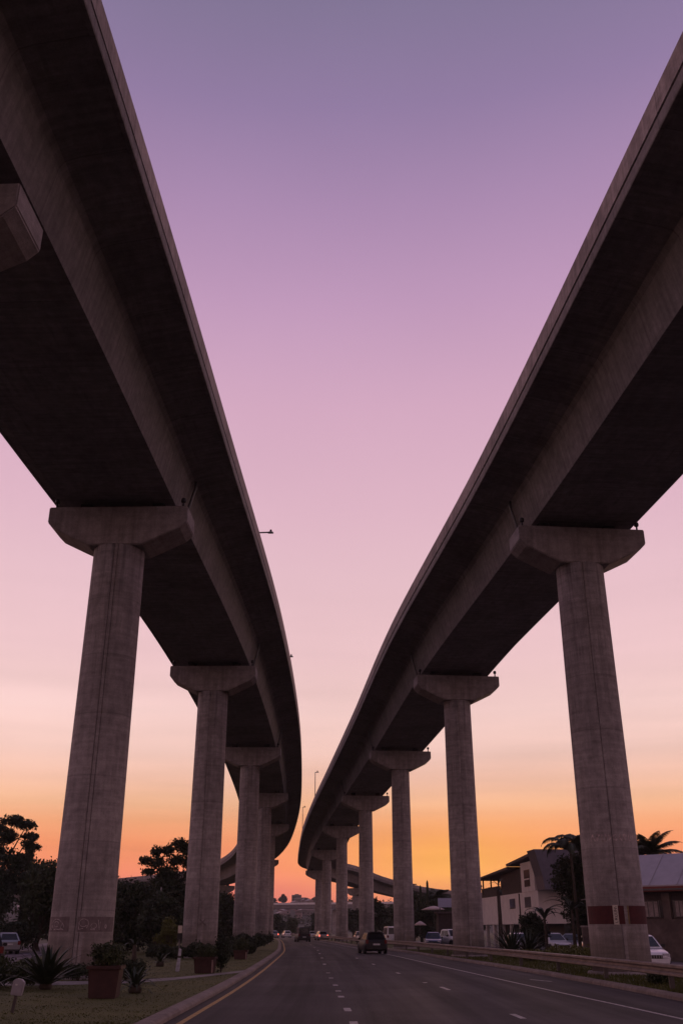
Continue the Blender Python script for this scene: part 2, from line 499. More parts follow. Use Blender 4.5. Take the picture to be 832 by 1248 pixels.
LV, LPIERS = viaduct('viaduct', 'tall concrete viaduct on the left of the road, curving away to the left', LP,
    [(19.1,0,1,-.4),(38.6,1,1,.15),(67,1,.96),(97,1,.88),(127,0,.86),(157,0,.85),(198,0,.84),(233,0,.8),(258,0,.8)], 4.75, True)
RV, RPIERS = viaduct('viaduct', 'tall concrete viaduct on the right behind the guardrail, hooking right far off', RP,
    [(42,1,1,-.33),(69,1,.885),(98,1,.83),(128,1,.8),(160,0,.8),(192,0,.8),(223,0,.8)], 4.72, False)
# the hook of the right viaduct runs almost across the view: its piers are set by path index
for idx_y in (262.0, 267.9):
    p, t = at_y(RP, idx_y)
    rz = math.atan2(t.y, t.x)-PI/2
    top = p.z-.40
    pr = pier_mesh(top-1.8, .95, .9).build('pier', M['pier'], RV)
    pr.location = (p.x, p.y, 0); pr.rotation_euler = (0,0,rz)
    c = MB().prism(CAP, -.88, .88).build('pier_cap', M['cap'], pr, bevel=.04); c.location = (0,0,top)

def stroke_ribbon(mb, pts, w, R):
    """pts (metres round the shaft from the groove, z) -> a thin ribbon lying on the shaft"""
    for (a0, z0), (a1, z1) in zip(pts, pts[1:]):
        d = Vector((a1-a0, z1-z0)); L_ = d.length or 1e-3
        nrm = Vector((-d.y, d.x))/L_*w/2
        q = []
        for a, z in ((a0-nrm.x, z0-nrm.y), (a0+nrm.x, z0+nrm.y), (a1+nrm.x, z1+nrm.y), (a1-nrm.x, z1-nrm.y)):
            ang = -PI/2 + a/R
            q.append(wrap_pt(ang, z, R+.009))
        mb.add(q, [(0,1,2,3)])

def band(R, a0, a1, z0, z1, th=.006):
    n = max(3, int(abs(a1-a0)/.12)); mb = MB()
    def P_(a, z, r): return wrap_pt(-PI/2+a/R, z, r)
    for k in range(n):
        b0 = a0+(a1-a0)*k/n; b1 = a0+(a1-a0)*(k+1)/n
        mb.add([P_(b0,z0,R+th),P_(b1,z0,R+th),P_(b1,z1,R+th),P_(b0,z1,R+th)], [(0,1,2,3)])
    mb.add([P_(a0,z1,R-.05)]+[P_(a0,z1,R+th)]+[P_(a1,z1,R+th)]+[P_(a1,z1,R-.05)], [(0,1,2,3)])
    return mb

# --- markings on the near piers
L1 = LPIERS[1]
RL = 1.16
band(RL, -1.75, -.15, 1.68, 2.18).build('painted_band', M['dark_band'], L1)
band(RL, .15, 1.80, 1.68, 2.18).build('painted_band', M['dark_band'], L1)
g = MB()
rr = random.Random(3)
def blob(cx, cz, rx, rz, a0=0, a1=2*PI, n=12, w=.02):
    stroke_ribbon(g, [(cx+rx*math.cos(a0+(a1-a0)*k/n), cz+rz*math.sin(a0+(a1-a0)*k/n)) for k in range(n+1)], w, RL)
def done():
    global g
    g.build('graffiti', M['chalk'], L1); g = MB()
blob(-.72, 1.93, .26, .17, .2, 3.0); done(); blob(-.72, 1.93, .13, .09, 0, 5.4); done()
stroke_ribbon(g, [(-1.15,2.08),(-1.12,1.76),(-.98,1.90),(-.9,1.80)], .022, RL); done()
stroke_ribbon(g, [(-.5,1.80),(-.42,1.98),(-.34,1.82)], .02, RL); done()
stroke_ribbon(g, [(-.85,1.75),(-.70,1.772),(-.6,1.752),(-.46,1.776),(-.36,1.75)], .028, RL); done()
stroke_ribbon(g, [(-1.2,1.74),(-1.0,1.76)], .022, RL); done()
blob(.36, 1.98, .15, .13, .4, 5.6); done(); stroke_ribbon(g, [(.2,1.98),(.21,1.76),(.36,1.79)], .024, RL); done()
stroke_ribbon(g, [(.5,2.1),(.54,1.93),(.48,1.80)], .02, RL); done()
blob(.74, 1.88, .11, .09); done(); stroke_ribbon(g, [(.66,1.80),(.62,1.76),(.8,1.75)], .02, RL); done()
stroke_ribbon(g, [(.90,2.08),(.95,1.76)], .028, RL); done()
stroke_ribbon(g, [(.99,2.02),(.97,1.74)], .02, RL); done()
blob(1.25, 1.86, .035, .06, w=.03); done()
g = MB()
stroke_ribbon(g, [(.10,2.35),(.5,2.0)], .07, RL); stroke_ribbon(g, [(.12,2.02),(.46,2.36)], .07, RL)
g.build('graffiti', M['dark_band'], LPIERS[2])

R1 = RPIERS[0]
RR = 1.158
band(RR, -1.85, -.10, 1.95, 2.62).build('painted_band', M['red_band'], R1)
band(RR, .10, 1.85, 1.95, 2.62).build('painted_band', M['red_band'], R1)
band(RR, .035, .085, 1.96, 2.62, .012).build('painted_strip', M['ochre'], R1)
g = MB(); RU = 1.137
x = -1.15
for k, w in enumerate((.2,.12,.16,.10,.14,.12,.16,.13,.10,.12)):
    z0 = 5.08 + rr.uniform(-.02,.02); z1 = z0+.26
    typ = k % 5
    if typ == 0: s = [[(x,z0),(x+w*.5,z1),(x+w,z0)], [(x+w*.2,z0+.1),(x+w*.8,z0+.1)]]
    elif typ == 1: s = [[(x,z0),(x,z1),(x+w,z1-.04),(x,z0+.12),(x+w,z0)]]
    elif typ == 2: s = [[(x,z1),(x,z0),(x+w,z0),(x+w,z1)]]
    elif typ == 3: s = [[(x+w,z1),(x,z1-.08),(x+w,z0+.1),(x,z0)]]
    else: s = [[(x+w,z1-.03),(x,z1-.1),(x,z0+.05),(x+w,z0),(x+w,z0+.12)]]
    for q in s: stroke_ribbon(g, q, .05, RU)
    g.build('graffiti', M['chalk2'], R1); g = MB()
    x += w+.09
# vertical notice fixed over the band, beside the groove
v = thing('notice_board', (0,0,0), 0, 'narrow cream notice board with vertical lettering on red banded pier', 'notice board')
a = -PI/2 + (math.atan2(-42,-11.5)+PI/2)*.45 - .155
pc = Vector((RPIERS[0].location.x, RPIERS[0].location.y, 0))
v.location = pc + Vector((math.cos(a), math.sin(a), 0))*(1.19) + Vector((0,0,1.93))
v.rotation_euler = (0,0,a+PI/2)
MB().box((-.10,-.012,0),(.10,.012,.72)).build('panel', M['notice'], v)
g = MB()
def st(pts, w=.018):
    for (a0,b0),(a1,b1) in zip(pts, pts[1:]):
        d = Vector((a1-a0,b1-b0)); nn = Vector((-d.y,d.x)).normalized()*w/2
        g.add([(a0-nn.x,-.0145,b0-nn.y),(a0+nn.x,-.0145,b0+nn.y),(a1+nn.x,-.0145,b1+nn.y),(a1-nn.x,-.0145,b1-nn.y)], [(0,1,2,3)])
st([(.05,.08),(-.05,.08)]); st([(.05,.08),(.05,.14)])
st([(.05,.18),(-.05,.18)]); st([(-.05,.18),(-.05,.24),(0,.24),(0,.18)]); st([(0,.21),(.05,.25)])
st([(-.05,.29),(.05,.29),(.05,.36),(-.05,.36)])
st([(-.05,.41),(.05,.41),(.05,.47),(-.05,.47)])
st([(.05,.52),(-.05,.50)]); st([(-.05,.50),(.05,.60)]); st([(.05,.60),(-.05,.58)])
st([(.05,.66),(-.05,.61)])
g.build('lettering', M['ink'], v)

# lamps standing on the decks
def deck_lamp(path, Y, off, side, h, arm, label):
    p, t = at_y(path, Y)
    r = Vector((t.y, -t.x, 0))
    base = p + r*off + Vector((0,0,2.823))
    o = thing('street_lamp', base, math.atan2(r.y, r.x), label, 'street lamp', 'lamps on the viaduct decks')
    MB().tube([(0,0,0),(0,0,.2),(0,0,h)], [.09,.07,.05], 10).build('pole', M['pole'], o)
    MB().tube([(0,0,h-.05),(side*arm*.5,0,h+.02),(side*arm,0,h+.05)], [.07,.06,.06], 8).build('arm', M['pole'], o)
    hd = MB().box((side*arm-.24,-.12,h-.03),(side*arm+.22,.12,h+.11), taper=.7).build('lamp_head', M['pole'], o, bevel=.03)
    MB().lathe([(.06,h+.13),(.09,h+.18),(.07,h+.26),(.02,h+.28)], 10, Matrix.Translation((side*arm,0,0))).build('sensor', M['black'], hd)
for Y, lab in ((67.2,'nearest lamp arm reaching out past the left viaduct parapet'),(101,'second lamp arm past the left viaduct parapet, smaller'),(114.5,'farthest of the three lamp arms past the left viaduct parapet')):
    deck_lamp(LP, Y, 1.6, 1, 7.4, 2.1, lab)
for Y, lab in ((156,'nearer thin lamp pole on the parapet of the right viaduct'),(194,'farther thin lamp pole on the parapet of the right viaduct')):
    deck_lamp(RP, Y, -4.62, 1, 4.5 if Y == 156 else 5.0, .35, lab)

# ------------------------------------------------------------------ ground, road
MB().box((-1600,-900,-2),(1600,1250,0)).build('ground', M['ground']); bpy.data.objects['ground']['kind'] = 'structure'

XL = [(-60,-3.2),(10,-3.2),(21.8,-3.26),(35.8,-3.36),(55.7,-3.82),(90.3,-4.95),(120,-6.6),(150,-8.4),(187,-10.9),(230,-14.5),(270,-20),(300,-27),(340,-40),(420,-70)]
XR = [(-60,7.9),(10,7.6),(22.75,7.23),(31.4,6.63),(41.75,5.96),(58,4.95),(76.3,3.82),(100,2.15),(120,.55),(155,-2.5),(202,-6.4),(240,-9),(270,-12.5),(300,-19),(340,-31),(420,-60)]
KR = [(-60,9.3),(10,9.3),(28.25,9.0),(36.9,8.75),(48.2,8.2),(64.4,7.0),(93.8,4.7),(118.7,1.7),(154.8,-1.4),(202,-5.4),(240,-8),(270,-11.5),(300,-18),(340,-30),(420,-59)]
KL = [(y, x-.34) for y, x in XL]
def smooth_x(tab):
    c = catmull([(x, y, 0) for y, x in tab], 3)
    return c
def strip(pa, pb, z, mb=None):
    """sheet between two polylines sampled at the same Y"""
    mb = mb or MB()
    ya = [y for y in list(range(-60, 60, 3)) + list(range(60, 421, 5))]
    ta = [(p.y, p.x) for p in smooth_x(pa)]; tb = [(p.y, p.x) for p in smooth_x(pb)]
    for y0, y1 in zip(ya, ya[1:]):
        q = [(interp(ta,y0),y0),(interp(tb,y0),y0),(interp(tb,y1),y1),(interp(ta,y1),y1)]
        mid0 = interp(ta, y0); mid1 = interp(ta, y1)
        mb.add([(a, b, z) for a, b in q], [(0,1,2,3)], [[(0,y0),(q[1][0]-q[0][0],y0),(q[2][0]-q[3][0],y1),(0,y1)]])
    return mb
o = strip([(y, x) for y, x in KL], KR, .010).build('road', M['road']); o['kind'] = 'structure'
def line(tab, w, z, name, mat, off=0):
    path = [p+Vector((off,0,z)) for p in smooth_x(tab) if -60 <= p.y <= 400]
    mb = MB(); fr = frames(path)
    for (p, t, r, s), (p2, t2, r2, s2) in zip(fr, fr[1:]):
        mb.add([p-r*w/2, p+r*w/2, p2+r2*w/2, p2-r2*w/2], [(0,1,2,3)])
    o = mb.build(name, mat); o['kind'] = 'structure'
line(XL, .13, .015, 'road_marking', M['yellow'])
line(XR, .11, .015, 'road_marking', M['white_p'])
# lane dashes
mb = MB()
def laneX(k, y):
    return interp([(0,.3),(22,.25),(36,-.2),(46,-.58),(70,-1.3),(100,-2.3),(140,-4.3),(200,-8.8)], y) if k == 0 else interp([(0,4.6),(23.5,3.86),(35,3.3),(38,2.97),(60,1.6),(90,-.2)], y)
for k in (0, 1):
    if k == 0: ys = [(21.2,22.2),(24.9,25.9),(29.8,30.5),(32.6,33.1),(35.9,36.6),(41.2,41.7),(46,46.5),(57,58.5),(69.5,71),(82,84),(95,97),(110,112),(130,132)]
    else: ys = [(11,13),(22.9,24.1),(33.4,35.1),(37.7,38.1),(45.5,46.6),(57,58.3),(69,70.5)]
    for a_, b_ in ys:
        w = .07 if k else .085
        xa, xb = laneX(k, a_), laneX(k, b_)
        mb.add([(xa-w,a_,.015),(xa+w,a_,.015),(xb+w,b_,.015),(xb-w,b_,.015)], [(0,1,2,3)])
mb.build('lane_marking', M['white_p'])['kind'] = 'structure'
mb = MB(); mb.add([(7.1,40.2,.015),(7.22,40.3,.015),(7.75,38.8,.015),(7.6,38.7,.015)], [(0,1,2,3)])
mb.build('lane_marking', M['worn_p'])['kind'] = 'structure'

# kerbs
def kerb(tab, side, w, h, name):
    path = [p for p in smooth_x(tab) if -60 <= p.y <= 400]
    s = side
    prof = [(0,-.1),(0,h*.6),(s*.05,h*.93),(s*.09,h),(s*w,h),(s*w,-.1)]
    o = sweep(path, prof).build(name, M['kerb']); o['kind'] = 'structure'
kerb(KL, -1, .33, .13, 'kerb')
kerb(KR, 1, .32, .15, 'kerb')

# raised grass beside the left kerb and beyond the right one
KLo = [(y, x-.32) for y, x in KL]; KRo = [(y, x+.31) for y, x in KR]
GL = [(-60,-14.2),(38,-14.2),(60,-18.5),(81,-21.5),(130,-31),(200,-46),(420,-110)]
GR = [(-60,12.6),(38,12.6),(55,12.5),(80,11.6),(120,9.6),(160,6.2),(200,2.5),(240,-1),(270,-3),(300,-8),(340,-18),(420,-45)]
strip(GL, KLo, .13).build('grass_verge', M['grass'])['kind'] = 'structure'
strip(KRo, GR, .13).build('grass_verge', M['grass'])['kind'] = 'structure'
SL = [(y, x-7.2) for y, x in GL]; SR = [(y, x+7.4) for y, x in GR]
strip(SL, GL, .05).build('side_road', M['side'])['kind'] = 'structure'
strip(GR, SR, .012).build('side_road', M['side'])['kind'] = 'structure'
# footpath crossing the left verge
mb = MB()
pp = [(-4.15,44.6),(-5.3,40.4),(-6.1,37.8),(-7.1,36.2),(-9,35.0),(-11.5,34.4),(-14.2,34.2)]
for (x0,y0),(x1,y1) in zip(pp, pp[1:]):
    mb.add([(x0,y0-1.3,.137),(x0,y0+1.3,.137),(x1,y1+1.3,.137),(x1,y1-1.3,.137)], [(0,1,2,3)], [[(x0,y0-.7),(x0,y0+.7),(x1,y1+.7),(x1,y1-.7)]])
mb.build('footpath', M['path'])['kind'] = 'structure'

# grass blades near the camera (nobody could count them)
rng = np.random.default_rng(5)
def blades(n, xf, ylo, yhi, name, mat, hmin=.008, hmax=.032):
    y = ylo + (yhi-ylo)*rng.random(n)**1.6
    u = rng.random(n)
    a = np.array([xf(t)[0] for t in y]); b = np.array([xf(t)[1] for t in y])
    x = a+(b-a)*u
    if name == 'grass' and ylo == 20:
        py = np.interp(x, [-14.2,-11.5,-9,-7.1,-6.1,-5.3,-4.15], [34.2,34.4,35,36.2,37.8,40.4,44.6])
        k = np.abs(y-py) > 1.33; x, y = x[k], y[k]; n = len(x)
    clump = np.sin(x*3.1+y*1.7)*np.cos(y*2.3-x)
    h = (hmin+(hmax-hmin)*rng.random(n))*(1+.35*clump)
    th = rng.random(n)*PI; w = .012+.018*rng.random(n)
    lx = (rng.random(n)-.5)*.08; ly = (rng.random(n)-.5)*.08
    V = np.zeros((n,3,3))
    V[:,0] = np.c_[x-np.cos(th)*w, y-np.sin(th)*w, np.full(n,.12)]
    V[:,1] = np.c_[x+np.cos(th)*w, y+np.sin(th)*w, np.full(n,.12)]
    V[:,2] = np.c_[x+lx, y+ly, .12+h]
    me = bpy.data.meshes.new(name)
    me.from_pydata(V.reshape(-1,3).tolist(), [], [(3*i,3*i+1,3*i+2) for i in range(n)])
    me.materials.append(mat)
    o = bpy.data.objects.new(name, me); C.objects.link(o); return o
tkl = [(p.y,p.x) for p in smooth_x(KLo)]; tkr = [(p.y,p.x) for p in smooth_x(KRo)]
o = blades(60000, lambda t: (max(-14, -6-t*.3), interp(tkl,t)-.02), 20, 90, 'grass', M['blade'])
tag(o, 'short olive green grass of the verge left of the road', 'grass', kind='stuff')
o = blades(26000, lambda t: (interp(tkr,t)+.02, interp(GR,t)), 26, 90, 'grass', M['blade'], .03, .11)
tag(o, 'rough olive grass growing behind the guardrail', 'grass', kind='stuff')

# ------------------------------------------------------------------ guardrail
gp = [p+Vector((.62,0,0)) for p in smooth_x(KR) if 8 <= p.y <= 300]
root = thing('guardrail', (0,0,0), 0, 'long weathered steel guardrail along the right kerb of the road', 'guardrail')
W = [(0,.50),(-.09,.53),(-.09,.59),(0,.64),(0,.70),(-.09,.75),(-.09,.81),(0,.84),(.012,.835),(-.07,.80),(-.07,.76),(.012,.71),(.012,.63),(-.07,.58),(-.07,.54),(.012,.505)]
sweep(gp, W).build('rail', M['steel_w'], root)
gy = 31.0; gposts = [11, 18, 24.5]
while gy < 260: gposts.append(gy); gy += 6.7
for i, y in enumerate(gposts):
    p, t = at_y(gp, y)
    if i == 0:
        post0 = MB().box((.03,-.06,-.1),(.17,.06,.80)).build('post', M['post'], root, bevel=.01)
        po = post0
    else:
        po = post0.copy(); C.objects.link(po); po.parent = root
    po.location = (p.x, p.y, 0); po.rotation_euler = (0,0,math.atan2(t.y,t.x)-PI/2)
# bolted splice plates
for y in (34.3, 47.2, 60.9):
    p, t = at_y(gp, y)
    q = MB().box((-.10,-.16,.53),(-.088,.16,.60)).box((-.10,-.16,.75),(-.088,.16,.81)).build('splice_plate', M['steel_w'], root)
    q.location = (p.x, p.y, 0); q.rotation_euler = (0,0,math.atan2(t.y,t.x)-PI/2)

# ------------------------------------------------------------------ plants
def leaf_cloud(name, mat, blobs, n, size, parent, flat=.5, seed=0, thick=.55):
    """blobs (cx,cy,cz,rx,ry,rz); n leaf quads in all"""
    g = np.random.default_rng(seed)
    vol = np.array([b[3]*b[4]*b[5] for b in blobs])**(2/3); vol /= vol.sum()
    idx = g.choice(len(blobs), n, p=vol)
    B = np.array(blobs)[idx]
    d = g.normal(size=(n,3)); d /= np.linalg.norm(d,axis=1)[:,None]
    rad = (1-thick*g.random(n)**1.4)[:,None]
    lump = 1+.22*np.sin(d[:,0]*7+B[:,0]*3)*np.cos(d[:,1]*6+B[:,1])+.14*np.sin(d[:,2]*11+B[:,2]*5)
    rad *= (lump+.10*g.normal(size=n))[:,None]
    P = B[:,:3] + d*B[:,3:6]*rad
    nrm = d*.6+g.normal(size=(n,3))*.8; nrm /= np.linalg.norm(nrm,axis=1)[:,None]
    a = np.cross(nrm, g.normal(size=(n,3))); a /= np.linalg.norm(a,axis=1)[:,None]
    b = np.cross(nrm, a)
    s = (size*(.55+.9*g.random(n)))[:,None]
    V = np.stack([P-a*s*.9, P+b*s*flat, P+a*s*.9, P-b*s*flat], 1)
    V[:,:,2] = np.maximum(V[:,:,2], .02)
    me = bpy.data.meshes.new(name)
    me.from_pydata(V.reshape(-1,3).tolist(), [], [(4*i,4*i+1,4*i+2,4*i+3) for i in range(n)])
    me.materials.append(mat)
    o = bpy.data.objects.new(name, me); C.objects.link(o); o.parent = parent
    return o

def tree(label, X, Y, H, W_, kind='leaf', n=5000, size=.22, trunk=.22, low=.35, k=9, seed=0, blobs=None, name='broadleaf_tree', cat='tree', group=None, z=0., thick=.6, spread=1.):
    g = random.Random(seed*13+5)
    o = thing(name, (X,Y,z), 0, label, cat, group)
    if blobs is None:
        blobs = []
        for i in range(k):
            a = g.random()*2*PI; rr = W_*.62*math.sqrt(g.random())*spread
            zz = H*(low+(1-low)*(.15+.7*g.random()))
            lim = 1-abs((zz/H-low)/(1-low)-.45)*.9
            r = W_*(.28+.2*g.random())
            blobs.append((rr*math.cos(a)*lim, rr*math.sin(a)*lim, zz, r, r, r*.75))
        blobs.append((0,0,H-W_*.3,W_*.35,W_*.35,W_*.3))
    leaf_cloud('crown', M[kind], blobs, int(n*1.8), size*.7, o, seed=seed, thick=thick)
    mb = MB()
    top = Vector((0,0,H*low*1.1))
    mb.tube([(0,0,0),(.03*H*g.uniform(-1,1),0,H*low*.5),top], [trunk*1.25, trunk, trunk*.8], 9)
    for b in blobs:
        c = Vector(b[:3]); st_ = Vector((0,0,min(H*low*1.05, c.z*.75)))
        m_ = st_.lerp(c, .5)+Vector((g.uniform(-.2,.2),g.uniform(-.2,.2),-.1*(c-st_).length))
        mb.tube([st_, m_, c+Vector((0,0,b[5]*.3))], [trunk*.55, trunk*.35, trunk*.12], 6)
    mb.build('trunk', M['bark'], o, fix=False)
    return o

def shrub(label, X, Y, rx, ry, h, kind='leaf', n=1500, size=.07, seed=0, name='shrub', group=None, z=.13, parent=None):
    o = thing(name, (X,Y,z), 0, label, 'shrub', group) if parent is None else parent
    g = random.Random(seed)
    blobs = [(0,0,h*.5,rx*.8,ry*.8,h*.46)]
    for i in range(6):
        a = g.random()*2*PI
        blobs.append((rx*.5*math.cos(a), ry*.5*math.sin(a), h*(.35+.35*g.random()), rx*.45, ry*.45, h*.33))
    leaf_cloud('foliage', M[kind], blobs, n, size, o, seed=seed+100, thick=.75)
    mb = MB()
    for i in range(5):
        a = g.random()*2*PI
        mb.tube([(0,0,0),(rx*.2*math.cos(a),ry*.2*math.sin(a),h*.3),(rx*.5*math.cos(a),ry*.5*math.sin(a),h*.7)], [.03,.02,.01], 5)
    mb.build('stem', M['bark'], o, fix=False)
    return o

def blade_leaf(mb, base, az, elev, L_, w, droop=.4, n=6, fold=.25):
    """one tapering, channelled strap leaf"""
    d = Vector((math.cos(az), math.sin(az), 0)); side = Vector((-math.sin(az), math.cos(az), 0))
    p = Vector(base); e = elev; pts = []
    for i in range(n+1):
        t = i/n
        ww = w*(.45+.75*t if t < .45 else max(.02, (1-t)/.55*.79))
        pts.append((p.copy(), ww))
        dirv = d*math.cos(e)+Vector((0,0,math.sin(e)))
        p = p+dirv*L_/n; e -= droop/n*(1+t)
    vs = []
    for q, ww in pts:
        vs += [q-side*ww+Vector((0,0,ww*fold)), q, q+side*ww+Vector((0,0,ww*fold))]
    fs = []
    for i in range(n):
        fs += [(i*3, i*3+1, i*3+4, i*3+3), (i*3+1, i*3+2, i*3+5, i*3+4)]
    mb.add(vs, fs, smooth=True)

def agave(label, X, Y, h, n, w, seed=0, mat='agave', droop=.5, name='agave', z=.13, emin=.35, cat='plant', group=None):
    g = random.Random(seed)
    o = thing(name, (X,Y,z), g.random()*6, label, cat, group)
    mb = MB()
    for i in range(n):
        t = i/n
        az = i*2.399+g.uniform(-.2,.2); el = emin+(PI/2-.12-emin)*t+g.uniform(-.08,.08)
        blade_leaf(mb, (.05*math.cos(az),.05*math.sin(az),.08+.06*t), az, el, h*(1.05-.12*t)*g.uniform(.85,1.1), w, droop*g.uniform(.6,1.3))
    mb.build('leaf_rosette', M[mat], o, fix=False)
    MB().lathe([(.16,0),(.2,.08),(.14,.2),(.03,.3)], 10).build('stem', M['bark'], o)
    return o

def palm(label, X, Y, H, R_, nf, seed=0, lean=(0,0), droop=1.5, name='palm_tree', leaflet=.55, tr=.16, z=0, e0=.1):
    g = random.Random(seed)
    o = thing(name, (X,Y,z), 0, label, 'palm tree')
    top = Vector((lean[0], lean[1], H))
    MB().tube([(0,0,0),(lean[0]*.2,lean[1]*.2,H*.35),(lean[0]*.55,lean[1]*.55,H*.7),top], [tr*1.35,tr,tr*.85,tr*.8], 10).build('trunk', M['bark'], o)
    for i in range(nf):
        az = i*2.399+g.uniform(-.25,.25)
        el = e0+(1.25-e0)*(i/nf)+g.uniform(-.1,.1)
        L_ = R_*g.uniform(.85,1.12); n = 22
        d = Vector((math.cos(az), math.sin(az), 0)); side = Vector((-math.sin(az), math.cos(az), 0))
        p = top.copy(); e = el; pts = []
        for k in range(n+1):
            pts.append((p.copy(), e))
            p = p+(d*math.cos(e)+Vector((0,0,math.sin(e))))*L_/n
            e -= droop/n*(.5+1.1*k/n)
        mb = MB()
        mb.tube([q for q, _ in pts[::3]], [.035*(1-.8*j/len(pts[::3])) for j in range(len(pts[::3]))], 5)
        for k in range(2, n):
            q, e = pts[k]; t = k/n
            ll = leaflet*(math.sin(PI*min(1, t*1.05+.08))**.6+.12)
            for s in (-1, 1):
                for jj in (0, .25, .5, .75):
                    fwd = (d*math.cos(e)+Vector((0,0,math.sin(e))))
                    b0 = q+fwd*(L_/n)*jj
                    dirv = (side*s*g.uniform(.7,1.)+fwd*.55+Vector((0,0,-.15-.5*t*g.uniform(.5,1.2)))).normalized()
                    tip = b0+dirv*ll; midp = b0+dirv*ll*.5+Vector((0,0,.05*ll))
                    tip.z -= .18*ll
                    ww = fwd*.02
                    mb.add([b0-ww, b0+ww, midp+ww*1.2, midp-ww*1.2, tip], [(0,1,2,3),(3,2,4)])
        mb.build('frond', M['palm'], o, fix=False)
    return o

def banana(label, X, Y, H, nl, LL, w, seed=0, name='banana_plant', z=.1):
    g = random.Random(seed)
    o = thing(name, (X,Y,z), 0, label, 'plant')
    MB().tube([(0,0,0),(.03,0,H*.5),(0,0,H)], [.15,.11,.07], 9).build('stem', M['bark'], o)
    for i in range(nl):
        mb = MB(); az = i*2.399+g.uniform(-.3,.3)
        blade_leaf(mb, (0,0,H*.92), az, g.uniform(.5,1.25), LL*g.uniform(.8,1.1), w, g.uniform(.9,1.7), 9, .35)
        mb.build('leaf', M['agave'], o, fix=False)
    return o

# left foreground bed
agave('large spiky agave in front of the first left pier', -8.75, 31.4, 1.3, 64, .115, 1)
agave('small spiky agave behind the near terracotta planter box', -5.75, 29.6, .85, 30, .06, 2, droop=1.2)
agave('low agave clump at the left edge beside the grass', -10.2, 31.2, .8, 24, .06, 3, droop=.9)
shrub('dark green shrub at the far left edge of the picture', -11.0, 33.0, .9, .8, .95, 'leaf2', 2600, .06, 4)
shrub('low green shrub between the white box and the first left pier', -10.1, 34.6, .8, .7, .8, 'leaf2', 2200, .06, 5)
shrub('leafy low shrub at the foot of the first left pier', -9.1, 36.6, .7, .5, .55, 'leaf', 1500, .05, 6)
shrub('wide dark low shrub at the left edge above the white box', -10.9, 29.6, 1.1, .8, .75, 'leaf2', 3200, .06, 7)
shrub('olive shrub between left edge shrub and the large agave', -9.9, 32.4, .8, .6, .7, 'leaf2', 2600, .05, 74)
shrub('round dark shrub at the right foot of the first left pier', -7.6, 37.4, .8, .6, .7, 'leaf', 2600, .05, 75)
# planters
def planter(label, X, Y, w, h, bush_h, bush_r, seed, rz=0, tr=True, n=2600):
    o = thing('planter_box', (X,Y,.13), rz, label, 'planter')
    mb = MB().box((-w/2,-w/2,0),(w/2,w/2,h), taper=None)
    b = MB()
    b.prism([(-w*.42,0),(w*.42,0),(w*.5,h),(-w*.5,h)], -w*.45, w*.45)
    b.build('box', M['terracotta'], o, bevel=.02)
    rim = MB()
    rim.box((-w*.55,-w*.50,h+.003),(w*.55,-w*.40,h+.08)).box((-w*.55,w*.40,h+.003),(w*.55,w*.50,h+.08))
    rim.box((-w*.55,-w*.397,h+.003),(-w*.45,w*.397,h+.08)).box((w*.45,-w*.397,h+.003),(w*.55,w*.397,h+.08))
    rim.build('rim', M['terracotta'], o)
    MB().box((-w*.44,-w*.39,h+.004),(w*.44,w*.39,h+.05)).build('soil', M['soil'], o)
    if tr: MB().box((w*.40,-w*.47,.02),(w*.47,-w*.452,h-.02)).build('corner_trim', M['terracotta2'], o)
    s = thing('clipped_bush', (X,Y,.13+h+.05), 0, label.replace('planter box','bush').split(' holding')[0]+' growing in its box', 'bush')
    leaf_cloud('foliage', M['leaf2'], [(0,0,bush_h*.46,bush_r*.9,bush_r*.9,bush_h*.48)], int(n*1.5), .04, s, seed=seed, thick=.8)
    MB().tube([(0,0,-.06),(0,0,bush_h*.5)], [.04,.02], 6).build('stem', M['bark'], s)
    return o
planter('near square terracotta planter box holding a rounded green bush', -6.15, 27.6, .80, .68, .62, .50, 11, .05, False)
planter('second terracotta planter box by the footpath holding a dark bush', -5.55, 42.9, .82, .52, .55, .50, 12, -.05)
planter('third and smallest terracotta planter box farther along the kerb holding a shrub', -6.0, 62.5, .8, .42, .7, .55, 13, .0)
shrub('tall dark bush standing just right of the second planter box', -4.98, 43.6, .42, .42, 1.35, 'leaf', 2200, .06, 14)
# row of shrubs round the left piers
specs = [(-11.0,63.3,.9,.80),(-9.9,63.0,.8,.72),(-8.9,63.2,.6,.95),(-8.2,63.8,.5,.75),(-7.2,64,.75,.92),(-7.0,67.5,.7,1.0),(-8.7,80.5,1.0,1.3),(-6.7,75.5,.55,.8)]
labs = ['dark shrub at the left foot of the second left pier','dark shrub in front of the second left pier, left of its groove','pointed dark shrub in front of the second left pier',
        'dark shrub at the right foot of the second left pier','taller dark shrub just right of the second left pier','round dark shrub behind the second planter bush','big dark shrub between the second and third left piers','small dark shrub near the kerb before the third left pier']
for i, ((x,y,r,h), lb) in enumerate(zip(specs, labs)):
    shrub(lb, x, y, r, r*.8, h, 'leaf', 2400, .09, 20+i, group='dark shrubs round the left piers')
for i, (x,y,r,h,lb) in enumerate([(-7.9,89,.9,1.15,'dark shrub before the third left pier, nearest the kerb bend'),(-8.9,94,.9,1.3,'dark shrub at the foot of the third left pier'),(-8.4,104,1.0,1.2,'dark shrub beyond the third left pier'),(-8.9,113,1.1,1.25,'dark shrub between the third and fourth left piers'),(-9.3,122,1.1,1.2,'dark shrub just before the fourth left pier at the bend'),(-10.0,136,1.2,1.4,'farthest dark shrub at the bend of the left kerb')]):
    shrub(lb, x, y, r, r, h, 'leaf', 1300, .15, 40+i, group='dark shrubs round the left piers')
banana('leafy clump of broad leaves on a stalk left of the leaning stake', -9.4, 47.5, 1.0, 9, .8, .10, 5, z=.13)
